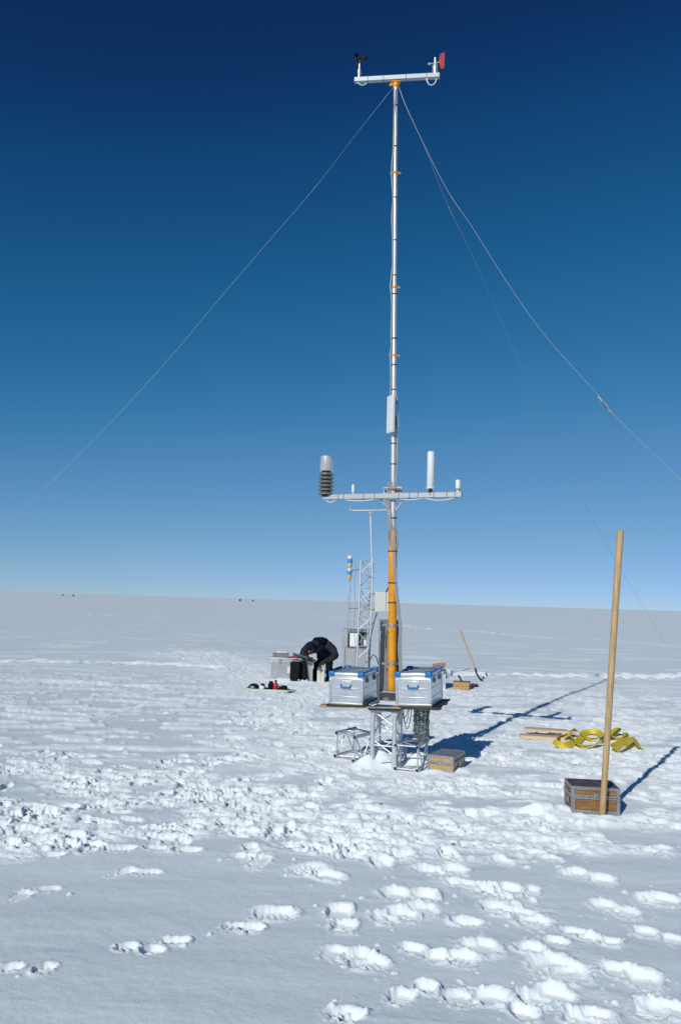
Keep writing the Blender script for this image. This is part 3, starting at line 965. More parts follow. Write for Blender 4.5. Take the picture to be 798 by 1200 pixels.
# wind vane
p = top_pt(0.945, 0.03)
wv = MB().lathe(p, [(0.024, 0), (0.024, 0.03), (0.034, 0.034), (0.034, 0.10), (0.024, 0.115), (0.012, 0.118), (0.012, 0.195), (0.008, 0.20)], 16).build('wind_vane', 'alu_bright', mast)
wv['label'] = 'silver wind vane with a faded red tail plate'
vt = p + Vector((0, 0, 0.118))
vd = Vector((0.80, -0.60, 0)).normalized()
MB().tube(vt - vd * 0.075 + Vector((0, 0, 0.036)), vt + vd * 0.08 + Vector((0, 0, 0.0)), 0.005, n=8).build('vane_rod', 'alu_bright', wv)
MB().tube(vt - vd * 0.09 + Vector((0, 0, 0.040)), vt - vd * 0.06 + Vector((0, 0, 0.033)), 0.012, n=10).build('counterweight', 'alu_bright', wv)
side = vd.cross(Vector((0, 0, 1))).normalized()
tailp = [vt + vd * a + Vector((0, 0, b)) for a, b in ((0.048, 0.0), (0.062, 0.085), (0.075, 0.10), (0.115, 0.10), (0.125, 0.09), (0.125, -0.085), (0.115, -0.10), (0.085, -0.095))]
MB().prism([q - side * 0.003 for q in tailp], side * 0.006).build('vane_tail', 'red', wv)
lp = top_pt(0.905, -0.033)
MB().path([lp + Vector((-0.055 + 0.055 * (1 - math.cos(math.pi * i / 14)), -0.01, -0.085 * math.sin(math.pi * i / 14))) for i in range(15)], 0.006, 6).build('arm_cable', 'white', tarm)
lp = top_pt(0.055, -0.033)
MB().path([lp + Vector((-0.02 + 0.12 * i / 10, -0.01, -0.035 * math.sin(math.pi * i / 10))) for i in range(11)], 0.005, 6).build('arm_cable', 'white', tarm)


# cables along the mast
def mast_cable(pts, r, mat):
    """pts: (offset in metres from the axis, picture row)"""
    out = []
    for i in range(len(pts) - 1):
        for k in range(6):
            f = k / 6
            f2 = f * f * (3 - 2 * f)
            o = pts[i][0] + (pts[i + 1][0] - pts[i][0]) * f2
            y = pts[i][1] + (pts[i + 1][1] - pts[i][1]) * f
            out.append(mp(axis(y), y, -0.028 - 0.012 * (y > 600)) + Vector((o, 0, 0)))
    MB().path(out, r, 6).build('mast_cable', mat, mast)


mast_cable([(0.0, 105), (-0.018, 140), (-0.022, 172), (-0.040, 196), (-0.042, 204), (-0.036, 214), (-0.024, 228), (-0.022, 232), (-0.036, 255), (-0.024, 282), (-0.022, 310), (-0.034, 322), (-0.047, 336), (-0.036, 344), (-0.028, 360),
            (-0.034, 390), (-0.030, 405), (-0.044, 416), (-0.038, 426), (-0.034, 450), (-0.038, 470), (-0.02, 480), (0.03, 490), (0.045, 512), (0.036, 530), (0.042, 545), (0.03, 560), (0.02, 576)], 0.008, 'cable')
mast_cable([(0.02, 452), (0.046, 478), (0.055, 498), (0.04, 512), (0.046, 535), (0.035, 555), (0.0, 575), (-0.03, 590), (-0.05, 600)], 0.006, 'cable')
for k, (o1, o2) in enumerate([(0.0, 0.0), (0.012, 0.01), (-0.012, -0.008), (0.02, 0.018), (-0.02, 0.03)]):
    mast_cable([(0.03 - 0.02 * k, 565), (-0.05 + o1, 580), (-0.075 + o1, 588), (-0.05 + o2, 600), (-0.04 + o1, 612), (-0.05 + 0.024 * k, 630), (-0.01 + 0.016 * k, 645)], 0.0075, 'cable')
for k in range(3):
    mast_cable([(-0.02 + 0.014 * k, 635), (0.0 + 0.014 * k, 655), (0.018 + 0.012 * k, 680), (0.03 + 0.012 * k, 695), (0.05 + 0.012 * k, 712), (0.075 + 0.010 * k, 735), (0.065 + 0.014 * k, 760), (0.08 + 0.010 * k, 785), (0.09 + 0.012 * k, 812), (0.09, 824)], 0.0080, 'cable')
for y in (124, 172, 232, 282, 323, 345, 397, 428, 457, 520, 544, 607, 646, 683, 706):
    r = 0.028 if y < 340 else (0.034 if y < 600 else (0.045 if y < 620 else 0.052))
    MB().lathe(mp(axis(y), y, -0.004) - Vector((0, 0, 0.004)), [(r, 0), (r + 0.004, 0.002), (r + 0.004, 0.007), (r, 0.009)], 16).build('cable_tie', 'cable_dark', mast)


# guy wires
def guy(pts, r, label, turn=None, mat='wire'):
    """pts: world points; a smooth sagging wire through them"""
    out = []
    P = [Vector(p) - mo for p in pts]
    P = [P[0] * 2 - P[1]] + P + [P[-1] * 2 - P[-2]]
    for i in range(1, len(P) - 2):
        for k in range(10):
            f = k / 10
            a, b, c, d = P[i - 1], P[i], P[i + 1], P[i + 2]
            out.append(0.5 * ((2 * b) + (c - a) * f + (2 * a - 5 * b + 4 * c - d) * f * f + (3 * b - a - 3 * c + d) * f ** 3))
    out.append(P[-2])
    g = MB().path(out, r, 6).build('guy_wire', mat, mast)
    g['label'] = label
    for f in (turn or []):
        k = int(f * (len(out) - 1))
        a, b = out[k], out[min(k + 1, len(out) - 1)]
        d = (b - a).normalized()
        MB().tube(a - d * 0.06, a + d * 0.06, r * 1.9, n=8).tube(a + d * 0.05, a + d * 0.13, r * 1.5, n=8).build('wire_joint', mat, g)
    return g


w0 = at(461.0, 102, MY)
e1 = on_ground(-330, 850)
guy([w0, at(414, 161.5, MY), at(368, 221, MY - 0.1), at(270, 335, MY - 0.2), at(181, 440, MY - 0.3), at(67, 559, MY - 0.4), at(-60, 670, MY - 0.5), at(-230, 800, MY - 0.6)], 0.0013, 'guy wire running down to the left', [0.03, 0.29, 0.71])
w1 = at(467, 101, MY)
guy([w1, at(475.5, 125, 8.5), at(497, 171, 8.7), at(524, 239, 9.1), at(555, 303, 9.6), at(582, 365, 10.3), at(630, 472, 11.4), at(662, 544, 12.6), at(681, 583, 13.4), at(720, 656, 15.0), at(757, 717, 17.0), at(785, 764, 19.0), at(806, 797, 20.3)], 0.0020, 'guy wire running away to the right behind the wooden pole', [0.26])
A = [w1, at(475.5, 124, 8.42), at(496, 168, 8.3), at(524, 223, 8.1), at(553, 266, 7.9), at(596, 334, 7.5), at(639, 394, 7.1), at(697, 459, 6.6), at(720, 487, 6.4), at(798, 563, 5.8), at(900, 655, 5.1), at(1060, 790, 4.4)]
g = guy(A, 0.0017, 'guy wire running to the right towards the viewer with a loop splice')
jp = at(709, 475, 6.5) - mo
jd = (at(722, 489, 6.4) - at(697, 459, 6.6)).normalized()
js = jd.orthogonal().normalized()
MB().path([jp + jd * (0.055 * math.cos(w)) + (js.cross(jd) * 0.4 + js) * (0.018 * math.sin(w)) for w in [2 * math.pi * i / 16 for i in range(16)]], 0.0045, 6, closed=True).build('loop_splice', 'wire', g)
MB().tube(jp - jd * 0.12, jp - jd * 0.05, 0.009, n=8).tube(jp + jd * 0.05, jp + jd * 0.11, 0.007, n=8).build('wire_joint', 'wire', g)


# ------------------------------------------------------------------ chests
def chest(name, label, loc, rz, W, D, H, panel, lid, seam=0.62, rot=None, trim='galv', group=None):
    t = thing(name, label, 'chest', loc, rz, group)
    if rot:
        t.rotation_euler = rot
    MB().box((W / 2, D / 2, H / 2), (W - 0.012, D - 0.012, H - 0.012)).build('body', panel, t, 0.003)
    MB().box((W / 2, D / 2, H - 0.004), (W - 0.03, D - 0.03, 0.008)).build('lid', lid, t, 0.002)
    e = 0.027 if H > 0.18 else 0.019
    # metal angle strips along every edge
    for z in (e / 2, H - e / 2):
        for y in (0.0035, D - 0.0035):
            MB().box((W / 2, y, z), (W, 0.007, e)).build('edge_strip', trim, t, 0.0015)
        for x in (0.0035, W - 0.0035):
            MB().box((x, D / 2, z), (0.0065, D - 0.0145, e)).build('edge_strip', trim, t, 0.0015)
    for x in (0.0, W):
        for y in (0.0, D):
            sx, sy = (1 if x == 0 else -1), (1 if y == 0 else -1)
            MB().box((x + sx * e / 2, y + sy * 0.002, H / 2), (e, 0.007, H - 2 * e)).box((x + sx * 0.002, y + sy * (e / 2 + 0.004), H / 2), (0.007, e - 0.001, H - 2 * e)).build('corner_strip', trim, t, 0.0012)
    for z in (H * seam - 0.009, H * seam + 0.009):
        for y in (-0.0005, D + 0.0005):
            MB().box((W / 2, y, z), (W - 0.004, 0.009, 0.015)).build('seam_band', trim, t, 0.0015)
        for x in (-0.0005, W + 0.0005):
            MB().box((x, D / 2, z), (0.009, D - 0.004, 0.015)).build('seam_band', trim, t, 0.0015)
    hd = MB().box((-0.004, D / 2, H * 0.36), (0.008, 0.085, 0.05)).build('handle_plate', trim, t, 0.002)
    MB().path([(-0.008, D / 2 - 0.032, H * 0.40), (-0.020, D / 2 - 0.032, H * 0.30), (-0.020, D / 2 + 0.032, H * 0.30), (-0.008, D / 2 + 0.032, H * 0.40)], 0.005, 6).build('handle', 'greydark', hd)
    hd = MB().box((W + 0.004, D / 2, H * 0.36), (0.008, 0.085, 0.05)).build('handle_plate', trim, t, 0.002)
    rv = MB()
    nx = max(6, int(W / 0.032))
    for i in range(nx):
        x = W * (i + 0.5) / nx
        for z in (e * 0.75, H - e * 0.6):
            rv.tube((x, -0.001, z), (x, 0.0015, z), 0.0038, n=6)
    rv.build('rivet_row', 'alu', t)
    MB().box((W * 0.5, -0.005, H * seam + 0.005), (0.035, 0.008, 0.05)).build('hasp', 'galv', t, 0.002)
    return t


chest('wooden_chest', 'brown wooden chest with riveted metal edges and dark lid behind the leaning pole', rest(CHEST, -0.004), R(-3), 0.405, 0.30, 0.222, 'ply', 'lid_dark', rot=(R(1), R(0.5), R(-4)))
chest('wooden_chest', 'low pale wooden chest with grey metal edges beside the truss foot', rest(CHEST2, -0.004), R(-26), 0.285, 0.42, 0.158, 'ply_pale', 'lid_grey', 0.55)

# ------------------------------------------------------------------ wooden pole
pb = on_ground(705.2, 958)
pt = at(726.3, 621.5, pb.y - 0.14)
pole = thing('wooden_pole', 'tall leaning wooden pole stuck in the snow in front of the brown chest', 'pole', pb)
d = (pt - pb)
ln = d.length
poleM = MB().lathe(-d.normalized() * 0.25, [(0.0245, 0), (0.025, 0.25), (0.027, ln * 0.6), (0.0295, ln + 0.245), (0.0275, ln + 0.25)], 24, axis=d)
poleM.build('shaft', 'wood', pole)
for f in (0.33, 0.66):
    MB().lathe(d * f, [(0.0262, -0.003), (0.0282, 0), (0.0262, 0.003)], 16, axis=d).build('knot_ring', 'wood', pole)

# ------------------------------------------------------------------ straps and boards
bg_ = 'pale boards on the snow'


def board(px0, py0, px1, py1, w, h, lift, label):
    a, b = on_ground(px0, py0), on_ground(px1, py1)
    c = (a + b) / 2
    L = (b - a).length
    o = thing('wooden_board', label, 'board', Vector((c.x, c.y, snow_z(c.x, c.y) + lift)), math.atan2(b.y - a.y, b.x - a.x), bg_)
    MB().box((0, 0, h / 2), (L, w, h)).build('board_body', 'pale_wood', o, 0.004)
    for x in (-L / 2 - 0.001, L / 2 + 0.001):
        MB().box((x, 0, h / 2), (0.003, w * 0.96, h * 0.9)).build('end_grain', 'crate', o)
    return o


board(609, 864, 661, 867, 0.17, 0.045, 0.0, 'pale wooden board lying nearest the viewer under the yellow strap')
board(616, 855, 664, 858, 0.12, 0.045, 0.002, 'pale wooden board lying farthest from the viewer under the yellow strap')
board(614, 860, 674, 864, 0.12, 0.03, 0.049, 'pale wooden board lying on top of the two others by the yellow strap')


def ribbon(name, pts, w, parent, mat, tilt):
    """webbing: pts in local metres, tilt gives how far the flat stands on edge (0 flat, 1 upright)"""
    out = []
    P = [Vector(p) for p in pts]
    P = [P[0] * 2 - P[1]] + P + [P[-1] * 2 - P[-2]]
    tl_ = [tilt[0]] + list(tilt) + [tilt[-1]]
    for i in range(1, len(P) - 2):
        for k in range(8):
            f = k / 8
            a, b, c, d_ = P[i - 1], P[i], P[i + 1], P[i + 2]
            out.append((0.5 * ((2 * b) + (c - a) * f + (2 * a - 5 * b + 4 * c - d_) * f * f + (3 * b - a - 3 * c + d_) * f ** 3), tl_[i] + (tl_[i + 1] - tl_[i]) * f))
    vs, fs = [], []
    n = len(out)
    for i, (p, tt) in enumerate(out):
        dd = (out[min(i + 1, n - 1)][0] - out[max(i - 1, 0)][0]).normalized()
        sd = dd.cross(Vector((0, 0, 1))).normalized()
        up = sd.cross(dd).normalized()
        tt = tt * 0.8
        wv_ = sd * math.cos(tt * math.pi / 2) + up * math.sin(tt * math.pi / 2)
        nv = wv_.cross(dd).normalized()
        for a, b in ((-1, -1), (1, -1), (1, 1), (-1, 1)):
            vs.append(p + wv_ * (a * w / 2) + nv * (b * 0.002))
    for i in range(n - 1):
        for k in range(4):
            fs.append((i * 4 + k, i * 4 + (k + 1) % 4, (i + 1) * 4 + (k + 1) % 4, (i + 1) * 4 + k))
    fs += [(3, 2, 1, 0), tuple((n - 1) * 4 + k for k in range(4))]
    return MB().add(vs, fs).build(name, mat, parent)


sp = on_ground(690, 868)
st = thing('strap', 'tangled yellow webbing strap lying in loops on the snow behind the pole', 'strap', rest(sp))


def sl(px, py, z):
    g_ = on_ground(px, py)
    return (g_.x - sp.x, g_.y - sp.y, 0.022 + z * 0.42)


ribbon('webbing_loop', [sl(624, 859, 0.070), sl(640, 860, 0.070), sl(656, 861, 0.068), sl(668, 866, 0.05), sl(672, 873, 0.035), sl(660, 877, 0.035), sl(650, 873, 0.035), sl(653, 868, 0.04),
                        sl(664, 866, 0.075), sl(674, 870, 0.035)], 0.088, st, 'yellow', [0.1, 0.1, 0.2, 0.5, 0.7, 0.6, 0.7, 0.6, 0.3, 0.6])
ribbon('webbing_loop', [sl(664, 868, 0.08), sl(668, 862, 0.12), sl(676, 862, 0.11), sl(684, 868, 0.05), sl(694, 870, 0.045), sl(705, 868, 0.09), sl(698, 862, 0.07), sl(686, 862, 0.05),
                        sl(680, 868, 0.03), sl(676, 876, 0.03), sl(690, 878, 0.03), sl(704, 873, 0.03)], 0.088, st, 'yellow', [0.3, 0.4, 0.5, 0.7, 0.5, 0.3, 0.7, 0.5, 0.2, 0.5, 0.5, 0.2])
ribbon('webbing_loop', [sl(700, 872, 0.03), sl(712, 868, 0.05), sl(720, 862, 0.10), sl(724, 860, 0.11), sl(716, 866, 0.05), sl(726, 870, 0.045), sl(733, 866, 0.10), sl(730, 872, 0.04), sl(718, 879, 0.03), sl(724, 882, 0.03),
                        sl(736, 877, 0.06), sl(741, 871, 0.12), sl(748, 878, 0.035), sl(752, 880, 0.02)], 0.088, st, 'yellow', [0.2, 0.6, 0.4, 0.3, 0.5, 0.6, 0.4, 0.5, 0.7, 0.5, 0.4, 0.3, 0.5, 0.2])

# ------------------------------------------------------------------ shovel and the things behind the right case
b0 = on_ground(561.5, 799)
h0 = at(539.2, 738.5, b0.y + 0.25)
sv = thing('shovel', 'shovel with wooden handle standing stuck in the snow', 'shovel', b0)
hd = h0 - b0
n0 = at(556.5, 783, b0.y + 0.05) - b0
MB().path([hd, hd * 0.6 + n0 * 0.4, n0], 0.019, 10).build('handle', 'wood', sv)
b1 = at(561.5, 795, b0.y) - b0
MB().path([n0 - (n0 - hd).normalized() * -0.05, n0, (n0 + b1) / 2 + Vector((-0.012, 0, -0.01)), b1, b1 + Vector((0.05, -0.01, -0.05))], [0.023, 0.023, 0.021, 0.019, 0.015], 10).build('socket', 'black', sv)
bl = MB()
vs, fs = [], []
for i in range(7):
    f = i / 6
    for k in range(7):
        g_ = k / 6 * 2 - 1
        wdt = 0.095 * (1 - 0.35 * f ** 3)
        vs.append((b1.x + 0.02 + 0.10 * f + 0.05 * g_ * 0, b1.y + g_ * wdt - 0.02, b1.z - 0.02 - 0.14 * f + 0.035 * g_ * g_))
for i in range(6):
    for k in range(6):
        fs.append((i * 7 + k, i * 7 + k + 1, (i + 1) * 7 + k + 1, (i + 1) * 7 + k))
blade = bl.add(vs, fs).build('blade', 'black', sv)
sm = blade.modifiers.new('solid', 'SOLIDIFY')
sm.thickness = 0.006

cp = on_ground(530.3, 807.5)
cr = thing('wooden_crate', 'small pale wooden crate on the snow between right case and shovel', 'crate', rest(cp, -0.01), R(-14))
MB().box((0.17, 0.14, 0.08), (0.325, 0.265, 0.15)).build('body', 'crate', cr, 0.004)
for z in (0.042, 0.118):
    MB().box((0.17, 0.003, z), (0.335, 0.014, 0.066)).build('plank', 'crate', cr, 0.003)
    MB().box((0.335, 0.14, z), (0.014, 0.26, 0.066)).build('plank', 'crate', cr, 0.003)
MB().box((0.17, 0.14, 0.157), (0.345, 0.285, 0.012)).build('lid', 'card', cr, 0.003)
hm = thing('hammer', 'dark hammer with its handle sticking up from the small wooden crate', 'hammer', rest(cp, 0.155))
hq = at(541.5, 799.2, cp.y + 0.13) - hm.location
hw = at(537.0, 791.5, cp.y + 0.10) - hm.location
MB().path([hq, (hq + hw) / 2, hw], [0.018, 0.016, 0.02], 8).build('handle', 'black', hm)
MB().box(hq + Vector((0.004, 0, 0.006)), (0.085, 0.04, 0.04), (0, R(20), 0)).build('head', 'black', hm, 0.005)
dk = thing('rope_heap', 'small dark coil of rope on the snow right of the small crate', 'rope', rest(on_ground(555.5, 805.5), 0.012))
for k, (rx, ry, z) in enumerate(((0.085, 0.07, 0.0), (0.075, 0.06, 0.02), (0.06, 0.055, 0.035))):
    MB().path([(rx * math.cos(w), ry * math.sin(w), z + 0.006 * math.sin(3 * w + k)) for w in [2 * math.pi * i / 18 for i in range(18)]], 0.012, 6, closed=True).build('rope_turn', 'cable_dark', dk)

bp_ = on_ground(497, 806.5)
alu_case('aluminium_case', 'aluminium case standing on the snow behind the right platform case', rest(bp_, -0.01), (0, 0, R(-8)), 0.44, 0.40, 0.36, blue=False, group=CG)
bxp = at(505.3, 783.5, bp_.y + 0.12)
bx = thing('cardboard_box', 'small open brown cardboard box on the case behind the platform', 'box', Vector((bxp.x, bxp.y, rest(bp_).z - 0.01 + 0.367)), R(-10))
MB().box((0.14, 0.10, 0.055), (0.24, 0.18, 0.10)).build('body', 'card', bx, 0.003)
MB().box((0.175, 0.0, 0.122), (0.25, 0.085, 0.006), (R(62), R(-6), 0)).build('flap', 'card', bx)
MB().box((0.14, 0.235, 0.105), (0.24, 0.085, 0.006), (R(-12), 0, 0)).build('flap', 'card', bx)

# ------------------------------------------------------------------ lattice mast behind
LY = 16.0
LX = at(424.5, 800, LY)
lat = thing('lattice_mast', 'slender lattice mast with thin top pipe behind the platform', 'mast', Vector((LX.x, LY, 0)))
lo = lat.location.copy()


def lp_(px, py, dy=0.0):
    return at(px, py, LY + dy) - lo


# three legs, leaning with the photograph
foot_z = 0.0
topz = lp_(419.5, 656).z
tri = [Vector((-0.125, -0.06, 0)), Vector((0.125, -0.06, 0)), Vector((0.085, 0.19, 0))]
lean = Vector((0.012, 0, 0))


def leg(i, z):
    return tri[i] + lean * z + Vector((0, 0, z))


for i in range(3):
    MB().tube(leg(i, -0.1), leg(i, topz + (0.0 if i != 1 else 0.03)), 0.021 if i < 2 else 0.017, n=12).build('leg', 'truss', lat)
npan = 9
dz = topz / npan
for f in range(3):
    i, j = f, (f + 1) % 3
    for k in range(npan):
        a, b = (leg(i, k * dz + 0.02), leg(j, (k + 1) * dz - 0.02)) if k % 2 == 0 else (leg(j, k * dz + 0.02), leg(i, (k + 1) * dz - 0.02))
        MB().tube(a, b, 0.0105, n=6).build('brace', 'truss', lat)
        if k % 2 == 0 or k >= npan - 2:
            MB().tube(leg(i, (k + 1) * dz - 0.01), leg(j, (k + 1) * dz - 0.01), 0.008, n=6).build('rung', 'truss', lat)
pp0, pp1 = leg(1, topz - 0.35) + Vector((0, -0.03, 0)), lp_(434.2, 600)
MB().tube(pp0, pp1, 0.022, n=10).build('top_pipe', 'truss', lat)
xb0, xb1 = lp_(411.5, 598.3, 0), lp_(454, 597.7, 0)
MB().tube(xb0, xb1, 0.022, n=10).build('top_bar', 'alu_bright', lat)
MB().box(pp1 + Vector((0, 0, -0.03)), (0.09, 0.07, 0.07)).build('bar_bracket', 'greybox', lat, 0.006)
hs = MB().lathe(xb0 + Vector((-0.01, 0, -0.03)), [(0.018, 0), (0.030, 0.02), (0.034, 0.06), (0.022, 0.085), (0.008, 0.09), (0.006, 0.20)], 14).build('hanging_sensor', 'greybox', lat)
# bottle-shaped blue and tan sensor pair on a thin rod
bs = lp_(409.3, 681)
bt = MB()
se = MB().tube(lp_(409.3, 742), lp_(409.6, 681), 0.010, n=8).build('sensor_pole', 'alu', lat)
for k, (mat, prof) in enumerate((('tan', [(0.022, 0.0), (0.045, 0.05), (0.048, 0.11), (0.044, 0.13)]), ('sky_blue', [(0.046, 0.13), (0.05, 0.14), (0.05, 0.20), (0.046, 0.21)]),
                                 ('white', [(0.036, 0.21), (0.04, 0.215), (0.04, 0.255), (0.036, 0.26)]), ('tan', [(0.03, 0.26), (0.05, 0.30), (0.052, 0.36), (0.046, 0.37)]),
                                 ('sky_blue', [(0.048, 0.37), (0.054, 0.38), (0.054, 0.45), (0.05, 0.46)]), ('white', [(0.05, 0.46), (0.054, 0.465), (0.054, 0.50), (0.04, 0.52)]))):
    MB().lathe(bs, prof, 18).build('sensor_section', mat, se)
MB().tube(bs + Vector((0.03, 0, 0.22)), leg(0, bs.z + 0.24), 0.012, n=8).build('sensor_bracket', 'greydark', lat)
MB().tube(bs + Vector((0.0, 0, -0.55)), leg(0, bs.z - 0.55), 0.010, n=8).build('sensor_bracket', 'greydark', lat)
# cream box with short antenna
cb1 = lp_(447.5, 717, 0.05)
ub = MB().box(cb1 + Vector((0, 0, 0.20)), (0.31, 0.16, 0.40)).build('junction_box', 'cream', lat, 0.012)
MB().box(cb1 + Vector((0.07, -0.083, 0.20)), (0.012, 0.01, 0.36)).build('box_hinge', 'greybox', ub)
MB().tube(cb1 + Vector((0.08, 0, 0.40)), cb1 + Vector((0.115, 0, 0.50)), 0.018, 0.012, 8).build('box_antenna', 'black', ub)
for z in (0.04, 0.36):
    MB().box(cb1 + Vector((-0.22, 0, z)), (0.22, 0.025, 0.025)).build('box_bracket', 'galv', ub)
for k, pts in enumerate((
        [(409.5, 742), (407, 730), (409, 712), (408, 700), (411, 692), (409.5, 684)],
        [(441, 718), (437, 735), (434, 748), (432.5, 765), (432, 782)],
        [(443, 718), (438, 728), (435, 733)],
        [(432.5, 784), (433, 774), (437, 767), (441, 770), (443, 778)],
        [(425, 692), (423, 700), (428, 708), (427, 712), (422, 706)],
        [(417, 656), (415.5, 690), (417, 712), (414, 735), (417, 760), (415, 782)])):
    P_ = [lp_(x, y, -0.10) for x, y in pts]
    o_ = []
    for i in range(len(P_) - 1):
        for q_ in range(4):
            o_.append(P_[i].lerp(P_[i + 1], q_ / 4))
    o_.append(P_[-1])
    MB().path(o_, 0.010 if k in (1, 3) else 0.006, 6).build('cable', 'cable_dark' if k in (1, 3, 2) else 'cable', lat)

# instrument cabinet with a paper sheet in its window, behind the lattice mast
CY = 16.5
c0 = at(400.5, 798, CY)
cab = thing('instrument_cabinet', 'grey two-part instrument cabinet with white sheet behind the lattice mast', 'cabinet', Vector((c0.x, CY, 0)), R(-4))
cw = at(433, 760, CY).x - c0.x
ctop = at(416, 737.5, CY).z
cmid = at(416, 760, CY).z
MB().box((cw / 2, 0.2, cmid / 2), (cw, 0.4, cmid)).build('lower_box', 'greybox', cab, 0.01)
up_ = MB()
w_ = 0.07
uh = ctop - cmid
MB().box((w_ / 2 + 0.005, 0.19, cmid + uh / 2), (w_ + 0.06, 0.38, uh)).build('side_panel', 'greybox', cab, 0.012)
MB().box((cw - 0.03, 0.19, cmid + uh / 2), (w_, 0.38, uh)).build('side_panel', 'greybox', cab, 0.008)
MB().box((cw / 2 + 0.03, 0.19, ctop - 0.03), (cw - 0.16, 0.37, 0.055)).build('top_panel', 'greydark', cab, 0.006)
MB().box((cw / 2 + 0.03, 0.30, cmid + uh / 2 - 0.03), (cw - 0.16, 0.02, uh - 0.06)).build('back_panel', 'glass', cab)
MB().box((cw / 2 + 0.03, 0.17, cmid + 0.012), (cw - 0.16, 0.33, 0.02)).build('shelf', 'greydark', cab)
MB().box((0.235, 0.05, cmid + uh * 0.46), (0.19, 0.006, uh * 0.72)).build('paper_sheet', 'paper', cab)
MB().box((0.44, 0.12, cmid + uh * 0.36), (0.13, 0.12, uh * 0.55)).build('instrument', 'greydark', cab, 0.006)
MB().box((0.46, 0.055, cmid + uh * 0.30), (0.05, 0.01, uh * 0.30)).build('instrument_label', 'paper', cab)
for x in (0.03, cw - 0.03):
    MB().tube((x, -0.02, 0), (x, -0.02, cmid), 0.014, n=8).build('leg', 'truss', cab)

# ------------------------------------------------------------------ camp by the kneeling person
big = on_ground(316.8, 798.5)
bc = thing('aluminium_case', 'long grey aluminium case on the snow left of the kneeling person', 'case', rest(big, -0.02), R(2), CG)
W_, D_, H_ = 0.90, 0.45, 0.46
MB().box((W_ / 2, D_ / 2, H_ / 2), (W_, D_, H_)).build('body', 'case_grey', bc, 0.012)
MB().box((W_ / 2, D_ / 2, 0.012), (W_ + 0.012, D_ + 0.012, 0.02)).build('base_rim', 'alu_bright', bc, 0.003)
MB().box((W_ / 2, D_ / 2, H_ + 0.016), (W_ + 0.012, D_ + 0.012, 0.03)).build('lid', 'alu_bright', bc, 0.006)
MB().box((W_ / 2, -0.004, H_ * 0.9), (W_ * 0.96, 0.01, 0.014)).build('rib', 'alu_bright', bc, 0.002)
for x in (0.015, W_ - 0.015):
    MB().box((x, 0.012, H_ / 2), (0.034, 0.034, H_ - 0.05)).build('corner_profile', 'alu_bright', bc, 0.006)
for x in (0.20, 0.70):
    la_ = MB().box((x, -0.004, H_ - 0.05), (0.06, 0.014, 0.10)).build('latch', 'galv', bc, 0.003)
MB().box((0.40, -0.004, H_ * 0.52), (0.08, 0.012, 0.14)).build('label_plate', 'paper', bc)
top = rest(big, -0.02).z + H_ + 0.031
tr_ = thing('equipment_tray', 'flat dark grey tray lying on the left end of the long case', 'tray', Vector((big.x + 0.03, big.y + 0.04, top)), R(2))
MB().box((0.17, 0.14, 0.008), (0.33, 0.27, 0.016)).build('tray_floor', 'greydark', tr_, 0.003)
for c, s_ in (((0.17, 0.006, 0.05), (0.33, 0.012, 0.068)), ((0.17, 0.274, 0.05), (0.33, 0.012, 0.068)), ((0.006, 0.14, 0.05), (0.012, 0.255, 0.068)), ((0.334, 0.14, 0.05), (0.012, 0.255, 0.068))):
    MB().box(c, s_).build('tray_wall', 'greydark', tr_, 0.002)
for k in range(4):
    MB().box((0.06 + 0.07 * k, 0.10 + 0.05 * (k % 2), 0.046), (0.05, 0.09, 0.06)).build('instrument', ('black', 'alu_bright', 'greybox', 'black')[k], tr_, 0.004)
wb = thing('white_tub', 'small white plastic tub at the back of the long case', 'tub', Vector((big.x + 0.09, big.y + 0.345, top)), R(3))
MB().box((0.12, 0.04, 0.06), (0.24, 0.09, 0.12)).build('body', 'white', wb, 0.012)
MB().box((0.12, 0.04, 0.126), (0.25, 0.10, 0.016)).build('lid', 'white', wb, 0.005)
rb = thing('red_folder', 'bright red folder lying open on the long aluminium case', 'folder', Vector((big.x + 0.40, big.y + 0.03, top)), R(-4))
MB().box((0.13, 0.12, 0.022), (0.25, 0.23, 0.040), (0, R(-3), 0)).build('cover', 'brightred', rb, 0.008)
MB().box((0.18, 0.12, 0.052), (0.30, 0.20, 0.012), (0, R(-9), 0)).build('flap', 'brightred', rb, 0.004)
MB().box((0.335, 0.02, 0.022), (0.10, 0.06, 0.012), (0, R(-20), R(10))).build('page', 'paper', rb)


def bag(px, py, w, d_, h, label, lean_):
    p_ = on_ground(px, py)
    b_ = thing('equipment_bag', label, 'bag', rest(p_, -0.005), R(-8), 'black equipment bags')
    b_.rotation_euler = (R(-2), R(lean_), R(-8))
    MB().box((0, 0, h / 2), (w, d_, h)).build('body', 'bag', b_, 0.03, seg=4)
    MB().box((0, -d_ / 2 - 0.004, h * 0.42), (w * 0.78, 0.03, h * 0.55)).build('pocket', 'bag', b_, 0.012, seg=3)
    MB().path([(-w * .25, 0, h - 0.01), (-w * .2, 0, h + 0.03), (w * .2, 0, h + 0.03), (w * .25, 0, h - 0.01)], 0.009, 6).build('handle', 'bag', b_)
    for x in (-w * .46, w * .46):
        MB().ball((x, -d_ / 2 + 0.01, 0.02), 0.018, 8, 6).build('foot', 'white', b_)


